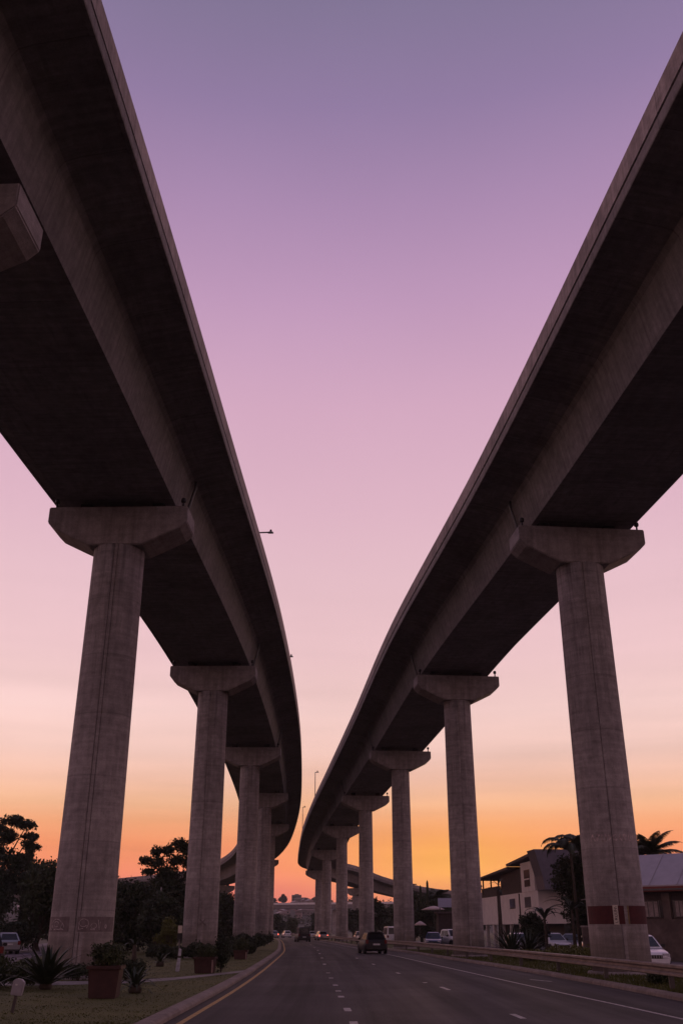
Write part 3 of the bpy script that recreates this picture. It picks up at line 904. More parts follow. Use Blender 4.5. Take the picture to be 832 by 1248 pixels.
agave('spreading strap leaved clump on grass behind the near planter', -8.7, 50.5, .8, 26, .06, 8, droop=1.1)

# post mounted white box, far left
o = thing('utility_box', (-6.97,22.7,.13), 0, 'white box on a leaning dark post in the grass at lower left', 'utility box')
o.rotation_euler = (0, RAD(7), 0)
MB().box((-.03,-.025,-.1),(.03,.025,.36)).build('post', M['post'], o)
bx_ = MB().prism([(-.11,.34),(.11,.34),(.125,.60),(.05,.66),(-.06,.66),(-.12,.61)], -.07, .07).build('box', M['white_box'], o, bevel=.012)
MB().box((-.08,-.074,.39),(.09,-.071,.58)).build('door', M['white_box'], o)
MB().box((-.05,-.078,.53),(0,-.075,.56)).build('sticker', M['plate'], o)
# small sign + white leaning stake
o = thing('marker_post', (-7.68,49.5,.13), 0, 'small pale sign on a dark thin post before the second left pier', 'marker post')
MB().tube([(0,0,0),(0,0,1.2)], .035, 8).build('post', M['post'], o)
MB().box((-.10,-.02,1.47),(.10,.01,1.80)).build('sign_panel', M['notice'], o, bevel=.008)
MB().box((-.13,-.018,1.2),(.13,.012,1.455)).build('sign_panel', M['black'], o, bevel=.008)
o = thing('marker_stake', (-6.95,44.7,.13), 0, 'white leaning stake in the grass beside the footpath', 'marker stake')
o.rotation_euler = (0, RAD(5), 0)
MB().prism([(-.085,0),(.085,0),(.05,.86),(-.05,.90)], -.02, .02).build('stake', M['stake'], o)
MB().box((-.07,-.024,.52),(.07,-.021,.60)).build('stripe', M['post'], o)
# thin pole among the trees
o = thing('lamp_pole', (-15.6,88,0), 0, 'thin pale pole among the dark trees left of second pier', 'pole')
MB().tube([(0,0,0),(.1,0,5.1)], [.07,.05], 8).build('pole', M['steel'], o)

# ---- trees left
def T(*a, **k): return tree(*a, **k)
T('tall loose crowned tree at the left edge, branches against the sky', -33.2, 95, 12.2, 5.2, 'leaf', 9000, .24, .3, .35, seed=3, thick=.7,
  blobs=[(-2,0,11.2,1.3,1.3,.6),(.3,0,10.8,1.1,1.1,.65),(2.0,0,11.3,1.0,1.0,.5),(3.3,0,10.9,1.0,1.0,.45),(1.3,0,9.9,1.3,1.2,.7),(-1.6,0,9.2,1.8,1.5,.9),(3.6,.4,9.9,.8,.8,.35),(3.9,0,8.9,.8,.8,.45),(.6,0,8.2,1.8,1.5,.8),(3.0,0,7.6,1.4,1.3,.8),(-1,0,7.0,2.4,2,1.4),(2,0,6.0,2.6,2,1.4)])
T('dense rounded dark tree at the left edge below the tall one', -32, 88, 7.4, 4.6, 'leaf', 9000, .22, .25, .2, 12, seed=4)
T('dense dark tree just left of the first left pier', -26.2, 90, 7.3, 4.0, 'leaf2', 8000, .22, .25, .15, 12, seed=5)
T('low dark tree behind the pale side road at far left', -30.5, 110, 6.0, 4.5, 'leaf', 6000, .25, .25, .12, 12, seed=6)
shrub('dark hedge bush below the trees at far left', -27.5, 86, 2.6, 1.5, 2.3, 'leaf', 4500, .14, 71)
shrub('dark hedge bush between the far left trees and first pier', -23.0, 92, 2.6, 1.5, 2.4, 'leaf', 4500, .14, 72)
shrub('dark hedge bush behind the silver hatchback at left', -33.0, 92, 3.2, 1.5, 2.6, 'leaf', 5000, .14, 73)
T('dark tree filling the left edge behind the hedge bushes', -39.5, 112, 6.6, 4.6, 'leaf', 6000, .25, .25, .05, 13, seed=76)
T('dark low tree behind the first left pier and hedge', -31.5, 126, 5.6, 4.4, 'leaf', 5000, .25, .25, .05, 13, seed=77)
# cypress
o = thing('cypress_tree', (-28.7,93,0), 0, 'narrow upright cypress rising above the trees at left', 'tree')
leaf_cloud('crown', M['leaf'], [(0,0,z,.42,.42,.75) for z in np.arange(1.5,8.6,.6)]+[(0,0,9.0,.3,.3,.6),(-.45,0,9.1,.55,.4,.3),(.2,0,9.5,.35,.35,.25)], 5200, .12, o, seed=9)
MB().tube([(0,0,0),(0,0,9)], [.16,.04], 7).build('trunk', M['bark'], o)
# between first and second left piers
T('open branched tall tree left of the second left pier', -15.9, 95, 9.8, 3.4, 'leaf', 8200, .19, .22, .35, seed=11, thick=.65,
  blobs=[(.6,0,9.2,.9,.8,.55),(-.5,0,8.6,.7,.7,.5),(1.4,0,8.6,.9,.8,.6),(-1.5,0,8.5,.6,.6,.5),(-2.5,0,7.7,.65,.6,.45),(-1.4,0,7.5,.8,.8,.55),(.3,0,7.7,.9,.8,.55),(1.7,0,7.4,.8,.8,.5),(-2.1,0,6.7,.7,.7,.35),(-.3,0,6.6,1.2,1.1,.7),(1.9,0,6.3,.9,.9,.5),(-.4,0,5.6,1.7,1.4,.8),(.8,0,4.6,2.0,1.6,1.0),(-1.2,0,4.2,2.0,1.5,1.2)])
T('dark bushy tree just right of the first left pier', -20.3, 84, 6.4, 3.2, 'leaf', 7500, .2, .2, .1, 14, seed=12)
T('dark round tree in the middle of the gap between first and second left piers', -17.0, 80, 5.3, 3.4, 'leaf', 7500, .19, .2, .08, 14, seed=13)
T('low dark tree close behind the leaning stake', -13.6, 78, 4.4, 2.7, 'leaf', 6500, .18, .2, .08, 12, seed=14)
T('small dark tree left of the leaning stake, nearest of the left grove', -15.5, 66, 3.9, 2.3, 'leaf', 5500, .16, .16, .08, 12, seed=15)
T('yellow green bush like tree behind the marker sign', -12.3, 74, 2.6, 1.4, 'leaf3', 2500, .12, .1, .08, 9, seed=16)
T('tree with pale blossom patch in the left grove', -22.2, 104, 6.0, 3.2, 'leaf2', 4500, .22, .2, .1, 12, seed=17)
# behind second - third left piers
T('dark tree seen between the second and third left piers', -15.2, 128, 6.2, 3.4, 'leaf', 6000, .24, .2, .1, 12, seed=18)
T('tree behind the third left pier', -19.5, 138, 5.2, 3.4, 'leaf2', 4000, .26, .2, .1, 12, seed=19)

# ---- right side
T('dark bushy tree between the third and fourth right piers', 10.3, 152, 7.2, 3.4, 'leaf', 7000, .26, .2, .06, 14, seed=31)
T('dark bushy tree between the fourth and fifth right piers', 5.6, 178, 6.8, 3.2, 'leaf', 6000, .28, .2, .06, 14, seed=32)
T('dark round tree just left of the third right pier', 13.0, 150, 6.6, 3.2, 'leaf', 6500, .26, .2, .06, 14, seed=33)
T('round green bush like tree behind the parked pickup', 13.2, 124, 4.7, 2.9, 'leaf2', 7000, .2, .2, .05, 14, seed=34)
T('dark tree to the right of the third right pier', 10.6, 128, 4.6, 1.9, 'leaf', 4500, .2, .2, .05, 12, seed=35)
T('tall dark tree in front of the slate clad house wall', 18.2, 77, 7.2, 3.1, 'leaf', 12000, .17, .2, .12, 14, seed=36)
T('dark tree behind the small white lamp post', 19.3, 79, 6.9, 2.4, 'leaf', 7000, .18, .2, .1, 12, seed=37)
# two columnar cacti
for i, (x, y, h) in enumerate(((10.1,131,7.0),(11.0,131,7.6))):
    o = thing('columnar_cactus', (x,y,0), 0, ('shorter left' if i == 0 else 'taller right')+' one of two thin cactus columns right of third pier', 'cactus', 'two columnar cacti against the sky')
    MB().lathe([(.16,0),(.19,h*.3),(.18,h*.8),(.13,h*.96),(.02,h)], 10).build('stem', M['leaf'], o)
    for k, (dx, hh) in enumerate(((-.55,h*.75),(.5,h*.68))):
        MB().tube([(0,0,hh*.55),(dx,0,hh*.62),(dx*1.05,0,hh)], [.1,.12,.07], 8).build('arm', M['leaf'], o)
palm('large arching palm just left of the first right pier', 16.9, 74, 6.9, 3.3, 11, 41, lean=(-.1,0), droop=2.5, leaflet=.62, e0=.75, tr=.11)
palm('second palm crown touching the edge of the first right pier', 18.2, 76.5, 7.6, 2.9, 7, 44, lean=(-.1,0), droop=2.4, leaflet=.6, e0=.8)
palm('bushy palm above the metal roof right of first right pier', 22.6, 74, 6.7, 2.9, 21, 42, droop=1.3, leaflet=.5, e0=.25)
palm('small palm crown above the blue white panel', 12.4, 132, 5.6, 2.1, 15, 43, droop=1.3, leaflet=.6, e0=.0, tr=.2)
T('big dark rounded bush before the carport of the pale house', 14.7, 80, 3.0, 1.5, 'leaf', 4500, .14, .12, .05, 10, seed=39)
banana('big leaved banana plant in front of the pale house wall', 14.9, 76, 2.6, 9, 2.1, .22, 51, z=.05)
banana('tall banana plant next to the tall dark tree', 16.3, 73, 3.2, 10, 2.2, .20, 52, z=.05)
banana('thin tall plant with few leaves at left corner of the house', 14.0, 92, 5.2, 6, 1.4, .14, 53, z=.05)
banana('thin slanting leafed plant beside the balcony', 14.9, 97, 6.0, 5, 1.3, .12, 54, z=.05)
agave('tall dark spiky clump right of the second right pier', 10.7, 66, 2.1, 60, .09, 55, droop=.5, emin=.5)
agave('second tall spiky clump right of the second right pier', 11.9, 66.5, 1.9, 50, .09, 56, droop=.6, emin=.5)
agave('spiky tuft in the grass in front of the first right pier', 10.4, 35.2, .62, 40, .04, 57, droop=.9)
shrub('scrubby dark tuft behind the guardrail by the first right pier', 10.1, 33.6, .5, .35, .45, 'leaf2', 1200, .05, 58)
for i, (x,y,r,h,lb) in enumerate([(11.5,55,1.1,.75,'low yellow green hedge bush left of the first right pier'),(10.5,58,1.1,.7,'middle yellow green hedge bush in front of parked cars'),(13.0,60,1.2,.85,'yellow green hedge bush in front of the silver car'),(15.2,62,1.2,.9,'yellow green hedge bush in front of low wall')]):
    shrub(lb, x, y, r*1.1, r*.7, h, 'leaf3', 2200, .07, 60+i, group='yellow green hedge bushes')

# ------------------------------------------------------------------ vehicles
def wheel(root, x, y, r=.33, w=.2):
    s = 1 if y > 0 else -1
    Mx = Matrix.Translation((x, y, r)) @ Matrix.Rotation(PI/2, 4, 'X')
    wh = MB().lathe([(r*.62,-w/2),(r*.93,-w/2),(r,-w*.32),(r,w*.32),(r*.93,w/2),(r*.62,w/2)], 24, Mx).build('wheel', M['tyre'], root)
    rim = MB()
    rim.lathe([(.02,-s*(w*.38)),(r*.2,-s*(w*.40)),(r*.6,-s*(w*.44)),(r*.64,-s*(w*.30))], 20, Mx)
    rim.build('rim', M['rim'], wh)

def car(label, X, Y, rz, kind='suv', paint='dark_car', lit=False, group=None, L_=4.5, W_=1.82, name='parked_car', z=.02, lowpoly=False, cat='car'):
    """x forward. Side profile swept across with rounded shoulders; glass set proud of the cabin; wheels, lamps, plates, mirrors"""
    o = thing(name, (X,Y,z), rz, label, cat, group)
    H = {'suv':1.57,'sedan':1.45,'hatch':1.5,'van':2.08,'pickup':1.78}[kind]
    gc = .20 if kind != 'sedan' else .17
    belt = {'suv':.98,'sedan':.92,'hatch':.95,'van':1.15,'pickup':1.08}[kind]
    hood = {'suv':.94,'sedan':.86,'hatch':.90,'van':1.05,'pickup':1.05}[kind]
    a = -L_/2; b = L_/2
    st_ = [(a,.86,.42,belt-.12),(a+.10,.96,.26,belt-.02),(a+.5,1.,gc,belt),(0,1.,gc,belt),(b-1.35,1.,gc,belt-.02),(b-1.1,1.,gc,hood),(b-.35,.97,gc+.02,hood-.12),(b-.08,.90,.28,hood-.22),(b,.80,.38,hood-.34)]
    if kind == 'pickup':
        st_ = [(a,.92,.42,belt-.06),(a+.08,.97,.3,belt-.04),(a+.5,1.,.26,belt-.04),(0,1.,.26,belt),(b-1.35,1.,.26,belt-.02),(b-1.1,1.,.26,hood),(b-.3,.97,.26,hood-.1),(b-.05,.90,.34,hood-.2),(b,.84,.42,hood-.3)]
    mb = MB(); secs = []
    for x, wf, zl, zb in st_:
        w = W_/2*wf
        sec = [(w*.86,zl),(w*.985,zl+.12),(w,zl+(zb-zl)*.5),(w*.975,zb-.12),(w*.90,zb-.02),(w*.80,zb)]
        secs.append([(x, y, zz) for y, zz in sec]+[(x, -y, zz) for y, zz in reversed(sec)])
    n = len(secs[0]); vs = [p for s in secs for p in s]; fs = []
    for i in range(len(secs)-1):
        for k in range(n):
            fs.append((i*n+k, i*n+(k+1) % n, (i+1)*n+(k+1) % n, (i+1)*n+k))
    mb.add(vs, fs, smooth=True); mb.add(secs[0], [tuple(range(n))]); mb.add(secs[-1], [tuple(reversed(range(n)))])
    body = mb.build('body', M[paint], o)
    # cabin: bottom rectangle at the belt, top rectangle at the roof
    xr0, xf0, xr1, xf1 = {'suv':(a+.06,b-1.15,a+.42,b-1.95),'sedan':(a+.55,b-1.15,a+1.35,b-1.95),'hatch':(a+.08,b-1.1,a+.55,b-1.85),'van':(a+.04,b-.95,a+.16,b-1.5),'pickup':(a+1.9,b-1.2,a+2.1,b-1.75)}[kind]
    wb, wt = W_/2*.87, W_/2*.66
    if kind == 'van': wt = W_/2*.8
    zb0 = belt-.03; zt = H-.05
    def cab(t, s=1.):   # t: 0 belt .. 1 roof
        return (xr0+(xr1-xr0)*t, xf0+(xf1-xf0)*t, wb+(wt-wb)*t, zb0+(zt-zb0)*t)
    mb = MB(); rings = []
    for t in (0,.5,1.):
        r0, f0, w, zz = cab(t); rings.append([(r0,-w,zz),(r0,w,zz),(f0,w,zz),(f0,-w,zz)])
    r0, f0, w, zz = cab(1.)
    rings.append([(r0+.18,-w*.86,H),(r0+.18,w*.86,H),(f0-.16,w*.86,H),(f0-.16,-w*.86,H)])
    for A_, B_ in zip(rings, rings[1:]):
        for k in range(4):
            mb.add([A_[k],A_[(k+1)%4],B_[(k+1)%4],B_[k]], [(0,1,2,3)])
    mb.add(rings[-1], [(0,1,2,3)])
    mb.build('cabin', M[paint], o, bevel=.03)
    def pane(face, u0, u1, t0, t1, nm):
        q = []
        for t, u in ((t0,u0),(t0,u1),(t1,u1),(t1,u0)):
            r0, f0, w, zz = cab(t)
            if face == 'front': q.append((f0+.012, -w+2*w*u, zz+.008))
            elif face == 'rear': q.append((r0-.012, -w+2*w*u, zz+.008))
            elif face == 'left': q.append((r0+(f0-r0)*u, w+.012, zz))
            else: q.append((r0+(f0-r0)*u, -w-.012, zz))
        e = {'front':(-.03,0,0),'rear':(.03,0,0),'left':(0,-.03,0),'right':(0,.03,0)}[face]
        q2 = [tuple(p[i]+e[i] for i in range(3)) for p in q]
        MB().add(q+q2, [(0,1,2,3),(4,7,6,5),(0,4,5,1),(1,5,6,2),(2,6,7,3),(3,7,4,0)]).build(nm, M['glass'], o)
    pane('front', .06,.94,.10,.94,'windscreen'); pane('rear', .09,.91,.12,.90,'rear_window')
    for f in ('left','right'):
        if kind == 'van':
            pane(f,.62,.93,.12,.86,'side_window')
            pane(f,.06,.58,.12,.86,'side_window')
        else:
            pane(f,.50,.90,.12,.88,'side_window'); pane(f,.10 if kind != 'pickup' else .12,.47,.12,.88,'side_window')
    # wheel arches and wheels
    r = .36 if kind in ('suv','van','pickup') else .32
    for x in (a+.85, b-.85):
        for s in (-1, 1):
            Mx = Matrix.Translation((x, s*(W_/2-.10), r+.02)) @ Matrix.Rotation(PI/2, 4, 'X')
            MB().lathe([(.05,-.11),(r+.07,-.11),(r+.07,.11),(.05,.11)], 20, Mx).build('wheel_arch', M['black'], o)
            wheel(o, x, s*(W_/2-.08), r)
    # bumpers, lamps, plates, mirrors
    wfb = W_/2
    MB().box((a-.06,-wfb*.88,.32),(a+.06,wfb*.88,.56)).build('rear_bumper', M['black' if kind in('suv','van') else paint], o, bevel=.03)
    MB().box((b-.08,-wfb*.82,.26),(b+.05,wfb*.82,.46)).build('front_bumper', M['black' if kind in('suv','van') else paint], o, bevel=.03)
    tz = belt-.12 if kind != 'suv' else belt-.05
    for s in (-1, 1):
        MB().box((a-.03,s*wfb*.80-.11,tz-.20),(a+.16,s*wfb*.80+.11,tz+.08)).build('taillight', M['tail_on' if lit else 'tail'], o, bevel=.02)
        MB().box((b-.26,s*wfb*.68-.17,hood-.36),(b-.015,s*wfb*.68+.17,hood-.20)).build('headlight', M['head'], o, bevel=.02)
        MB().box((b-1.55,s*(wb+.13)-.10,belt-.0),(b-1.40,s*(wb+.13)+.10,belt+.15)).build('wing_mirror', M['black'], o, bevel=.03)
    MB().box((a-.085,-.26,.62),(a-.02,.26,.74)).build('number_plate', M['plate'], o)
    MB().box((b-.06,-.5*W_*.46,hood-.42),(b+.02,.5*W_*.46,hood-.27)).build('grille', M['black'], o)
    for k in range(7):
        MB().box((b+.02,-.36+k*.12-.012,hood-.41),(b+.032,-.36+k*.12+.012,hood-.28)).build('grille_bar', M['rim'], o) if not lowpoly else None
    if kind == 'pickup':
        MB().box((a+.1,-wfb*.82,belt-.035),(a+1.85,wfb*.82,belt+.0)).build('bed_cover', M['black'], o)
    if kind == 'suv':
        for s in (-1, 1):
            MB().tube([(xr1+.25,s*wt*.78,H),(xr1+.3,s*wt*.78,H+.06),(xf1-.3,s*wt*.78,H+.06),(xf1-.25,s*wt*.78,H)], .018, 6).build('roof_rail', M['rim'], o)
        MB().box((xr1-.16,-wt*.8,H-.06),(xr1+.2,wt*.8,H-.01)).build('spoiler', M[paint], o, bevel=.015)
    return o

def head(Y0, Y1, X0, X1): return math.atan2(Y1-Y0, X1-X0)
car('dark sport utility vehicle driving away on the right lane', 2.45, 83.5, PI/2+.12, 'suv', 'dark_car', False, name='car', L_=4.5, W_=1.82)
car('dark tall van driving away far down the road', -6.1, 163, PI/2+.16, 'van', 'dark_car', False, name='van', L_=5.0, W_=2.0, cat='van')
car('white hatchback parked right of the first right pier, facing us', 14.75, 51.5, -PI/2-.02, 'hatch', 'white_car', L_=4.1, W_=1.78)
car('white hatchback parked behind the spiky clumps, facing us', 14.1, 82.5, -PI/2+.05, 'hatch', 'white_car', L_=4.1, W_=1.76)
car('silver saloon parked before the banana plant by the dark trees', 18.6, 84, -PI/2-.45, 'sedan', 'silver_car', L_=4.4)
car('white small car nose to nose beside the silver saloon', 16.9, 83, -PI/2+.2, 'hatch', 'white_car', L_=3.9, W_=1.7)
car('pale blue pickup parked between the second and third right piers', 11.3, 110, -PI/2+.55, 'pickup', 'white_car', L_=5.0, W_=1.85, name='pickup_truck', cat='pickup')
car('blue car parked just left of the pale pickup', 9.5, 108, -PI/2-.1, 'hatch', 'blue_car', L_=4.0)
car('white car half hidden by the second right pier', 14.0, 114, -PI/2, 'hatch', 'white_car', L_=4.0)
car('white van beside the third right pier behind the dark vehicle', 6.1, 128, PI/2+.1, 'van', 'white_car', L_=4.8, W_=1.9, name='van', cat='van')
car('white car between the fourth and third right piers, nearer', 3.1, 150, PI/2+.1, 'hatch', 'white_car', L_=4.0)
car('silver car between the fourth and fifth right piers', 2.9, 168, PI/2+.1, 'hatch', 'silver_car', L_=4.0)
car('silver hatchback turning at the left edge on the side road', -26.0, 80.5, PI/2+.5, 'hatch', 'silver_car', False, name='car', L_=4.1, z=.06)
car('black car at the far left edge, nearest on the side road', -16.4, 48.0, PI/2+.33, 'suv', 'dark_car', name='car', L_=4.4, z=.06)
car('blue car between the second and third left piers', -11.6, 88, PI/2, 'hatch', 'blue_car', L_=4.0, z=.14)
# far traffic
for i, (x, y, rz, k, p, lit, lb) in enumerate([(-15.6,238,PI/2+.25,'hatch','silver_car',True,'far car with red tail lights beside the left shrubs'),(-16.9,252,PI/2+.25,'sedan','white_car',True,'farthest car with glowing tail lights at the bend'),
      (-13.0,246,PI/2+.2,'hatch','white_car',False,'far white car at the end of the road'),(-3.6,186,PI/2+.2,'hatch','silver_car',True,'silver car partly hidden right of the dark van'),(-6.4,224,PI/2+.2,'sedan','white_car',False,'pale car just beyond the dark van')]):
    car(lb, x, y, rz, k, p, lit, name='car', lowpoly=True, group='cars far down the road')

# ------------------------------------------------------------------ pale house right (x 590..700)
h = thing('house', (18.0, 94, 0), 0, 'two storey pale house with slanted dark roof and balcony', 'house')
ux = Vector((-1.9, 24, 0)).normalized()      # along its street front
vx = Vector((ux.y, -ux.x, 0))                # into the plot
def hM(): return Matrix((( ux.x, vx.x, 0, 0), (ux.y, vx.y, 0, 0), (0,0,1,0), (0,0,0,1)))
HM = hM()
def hb(name, lo, hi, mat, par=h, bevel=None):
    return MB().box(lo, hi, HM).build(name, M[mat], par, bevel=bevel)
lw = hb('lower_wall', (0,0,2.25), (24.5,9,5.05), 'wall_w')
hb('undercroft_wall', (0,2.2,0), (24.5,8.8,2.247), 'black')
for k in range(7):
    hb('column', (.3+k*3.8,.15,.0), (.62+k*3.8,.5,2.247), 'wall_w')
for u0 in (2.6, 8.6):
    w_ = hb('window', (u0,-.03,3.75), (u0+2.2,.05,4.6), 'win')
    hb('window_frame', (u0-.08,-.045,3.67), (u0+2.28,-.031,3.745), 'wall_b', w_)
for u0 in (6.6,):
    hb('downpipe', (u0,-.1,2.3), (u0+.16,-.01,5.0), 'wall_b')
hb('upper_wall', (5.5,.4,5.053), (16.0,8.5,7.35), 'wall_b')
hb('balcony_parapet', (16.003,.1,5.053), (24.3,.35,6.05), 'wall_b')
hb('balcony_parapet', (24.05,.353,5.053), (24.3,8.5,6.05), 'wall_b')
b_ = hb('bay_wall', (.6,-.05,5.053), (5.497,4,7.7), 'wall_w')
w_ = hb('window', (2.2,-.09,5.5), (4.2,.0,7.0), 'win'); hb('window_mullion', (2.2,-.11,6.1), (4.2,-.092,6.22), 'wall_w', w_)
# the roof: a mono pitch slab climbing towards us, with a deep overhang
MB().prism([(-.3,8.05),(9,7.62),(9,7.85),(-.3,8.28)], -.6, 9, 'y', HM).build('roof', M['roof_d'], h)
MB().prism([(9.0,7.35),(24.9,6.95),(24.9,7.12),(9.0,7.6)], -.5, 9, 'y', HM).build('roof', M['roof_d'], h)
# slate clad end volume that faces us
MB().prism([(0,5.05),(9.5,5.05),(9.5,8.45),(-.75,8.45),(-.45,7.3),(-.15,6.2)], -2.6, -.02, 'x', HM).build('end_volume', M['wall_g'], h)
for k in range(2): hb('balcony_post', (23.6-k*4,.12,6.053), (23.75-k*4,.26,6.98), 'wall_b')
# furled parasol on the balcony
o = thing('balcony_parasol', (15.75,115.5,6.05), 0, 'dark folded parasol leaning on the house balcony', 'parasol')
MB().lathe([(.03,-.9),(.05,0),(.24,.1),(.14,.7),(.05,1.0),(.01,1.1)], 8).build('cloth', M['leaf'], o)
o.rotation_euler = (0, -.5, 0)

# ------------------------------------------------------------------ long building at right edge
h = thing('low_building', (19.3, 66.2, 0), .85, 'low building with pale metal roof, red fascia and stone wall at right', 'building')
def rb(name, lo, hi, mat, par=None, bevel=None):
    return MB().box(lo, hi).build(name, M[mat], par or h, bevel=bevel)
rb('wall', (0,-34,0), (7,.9,4.0), 'wall_b')
rb('stone_base', (-.35,-34.1,0), (-.003,1.0,2.35), 'brick')
MB().prism([(-.9,4.25),(-.9,4.33),(1.9,6.35),(6.5,6.4),(8,4.3),(7.2,4.2)], -34.4, 1.3, 'y').build('roof', M['roof_m'], h)
for k in range(20):
    y = -34.2+k*1.84
    MB().prism([(-.92,4.34),(-.92,4.37),(1.88,6.38),(1.9,6.356)], y, y+.04, 'y').build('roof_seam', M['roof_m'], h)
rb('fascia', (-1.0,-34.5,3.95), (-.85,1.35,4.245), 'red_f')
for k, (y0, y1) in enumerate(((-10.5,-7.5),(-6.2,-4.2),(-3.5,-2.1),(-1.4,.5))):
    w_ = rb('window', (-.06,y0,2.45), (-.004,y1,3.45), 'win')
    n = 5
    for j in range(n):
        yy = y0+(y1-y0)*(j+.5)/n
        rb('window_bar', (-.10,yy-.03,2.46), (-.063,yy+.03,3.44), 'pole', w_)
    if k in (2, 3):
        rb('curtain', (-.085,y0+.3,2.5), (-.062,y0+1.3,3.4), 'curtain', w_)
rb('pilaster', (-.25,-2.0,2.353), (-.003,-1.5,3.9), 'brick'); rb('pilaster', (-.25,-4.1,2.353), (-.003,-3.6,3.9), 'brick')
rb('gutter', (-1.06,-34.5,4.02), (-1.003,1.35,4.12), 'pole')
rb('downpipe', (-.16,-3.0,.2), (-.06,-2.9,3.94), 'pole')
# low wall, gate bar and white lamp post left of it
o = thing('garden_wall', (16.4,70,0), 0, 'dark stone garden wall between the trees and first right pier', 'wall')
MB().box((-.2,-.15,0),(4.6,.15,1.9)).build('wall', M['brick'], o)
MB().box((-.25,-.22,1.9+.003),(4.65,.22,2.0)).build('coping', M['cap'], o)
o = thing('lamp_post', (15.35,63,0), 0, 'short post with white sleeve just left of the first right pier', 'lamp post')
MB().tube([(0,0,0),(0,0,1.9)], .06, 8).build('post', M['pole'], o)
MB().tube([(0,0,1.9),(-.03,0,3.35)], [.085,.085], 10).build('lamp_shade', M['notice'], o)
MB().tube([(-.65,0,3.42),(0,0,3.52),(1.2,0,3.56)], .03, 6).build('arm', M['steel'], o)

# blue-white panel building + parasols
o = thing('kiosk', (12.6,121,0), 0, 'small flat roofed kiosk with pale blue upper panel', 'building')
MB().box((-1.3,0,0),(1.7,3,3.5)).build('wall', M['wall_b'], o)
MB().box((-1.25,-.1,4.15),(1.5,.1,5.15)).build('sign_panel', M['blue_panel'], o, bevel=.02)
MB().box((-1.5,-.3,3.503),(1.8,3.2,3.7)).build('roof', M['roof_d'], o)
MB().box((-1.1,0.0,3.703),(-1.0,.1,4.147)).box((1.2,0,3.703),(1.3,.1,4.147)).build('bracket', M['pole'], o)
for i, (x, y, zt, r, lb) in enumerate(((11.0,123,4.35,1.55,'wide pale parasol just left of the kiosk'),(8.95,118,2.65,.75,'small pale parasol at the right edge of the third right pier'))):
    o = thing('parasol', (x,y,0), 0, lb, 'parasol')
    MB().lathe([(r,zt-.45),(r*.62,zt-.22),(r*.2,zt-.04),(.03,zt)], 8).build('canopy', M['umbrella'], o)
    MB().tube([(0,0,0),(0,0,zt-.03)], .03, 6).build('pole', M['pole'], o)

# ------------------------------------------------------------------ far overpass, hills, houses
o = thing('overpass', (0,450,0), 0, 'distant flat overpass crossing behind the road', 'overpass')
MB().prism([(-140,9.2),(-140,10.6),(90,12.6),(90,11.0)], -5, 5, 'y').build('deck', M['deck'], o)
MB().prism([(-140,10.603),(-140,11.4),(90,13.4),(90,12.603)], -5.2, -4.8, 'y').build('parapet', M['wall_w'], o)
for x in (-115,-90,-62,-34,-3,28,60):
    MB().box((x-1.1,-1,0),(x+1.1,1,9.2+(x+80)*.0075)).build('pier', M['pier'], o)

def hill_h(x, y):
    b = 6+ 26*math.exp(-((x+420)/300)**2) + 8.5*math.exp(-((x+20)/210)**2) + 22*math.exp(-((x-420)/260)**2)
    b += 2.2*math.sin(x*.021+1)+1.3*math.sin(x*.057+y*.01)+.8*math.sin(x*.13)
    t = min(1, max(0, (y-560)/300)); t = t*t*(3-2*t)
    back = min(1, max(0, (1170-y)/250))
    return b*t*back
nx, ny = 140, 34
mb = MB(); vs = []; fs = []
for j in range(ny):
    for i in range(nx):
        x = -1400+2800*i/(nx-1); y = 540+640*j/(ny-1)
        vs.append((x, y, -1.0+hill_h(x,y)))
for j in range(ny-1):
    for i in range(nx-1):
        k = j*nx+i; fs.append((k,k+1,k+nx+1,k+nx))
mb.add(vs, fs, smooth=True)
mb.build('hills', M['hill'])['kind'] = 'structure'
# ridge wood: nobody could count it
g = np.random.default_rng(8)
bl = []
for i in range(520):
    x = g.uniform(-520, 520); y = g.uniform(620, 960)
    if -75 < x < -15 and y < 830 and g.random() < .5: continue
    if -50 < x < -24 and y > 700: continue
    r = g.uniform(1.6, 3.2) if -90 < x < 0 else g.uniform(2.2, 5.5)
    bl.append((x, y, hill_h(x,y)+r*.5-1, r, r, r*g.uniform(.7,1.2)))
for i in range(110):
    x = g.uniform(-110, 10); y = g.uniform(575, 720)
    r = g.uniform(1.6, 3.6); bl.append((x, y, hill_h(x,y)+r*.4-1, r, r, r*g.uniform(.7,1.1)))
o = leaf_cloud('distant_wood', M['leaf'], bl, 52000, .95, None, seed=77)
tag(o, 'far off wooded hillside of dark trees behind the overpass', 'woodland', kind='stuff')
# individual trees on the skyline in the gap
for i, (x, y, H_, W__) in enumerate(((-56,840,8.5,5.2),(-48,845,10,4.6),(-63,842,6,3.4),(-22,842,6,3.5),(-28,838,5,3))):
    tree(['leftmost round tree on the far skyline','taller tree on the far skyline, second from left','far skyline tree partly behind the left piers','far skyline tree at right of the tower','low far tree just right of the tower foot'][i],
         x, y, H_, W__, 'leaf', 1500, .8, .4, .2, 7, seed=90+i, z=hill_h(x,y)-1.5, group='trees on the far skyline')
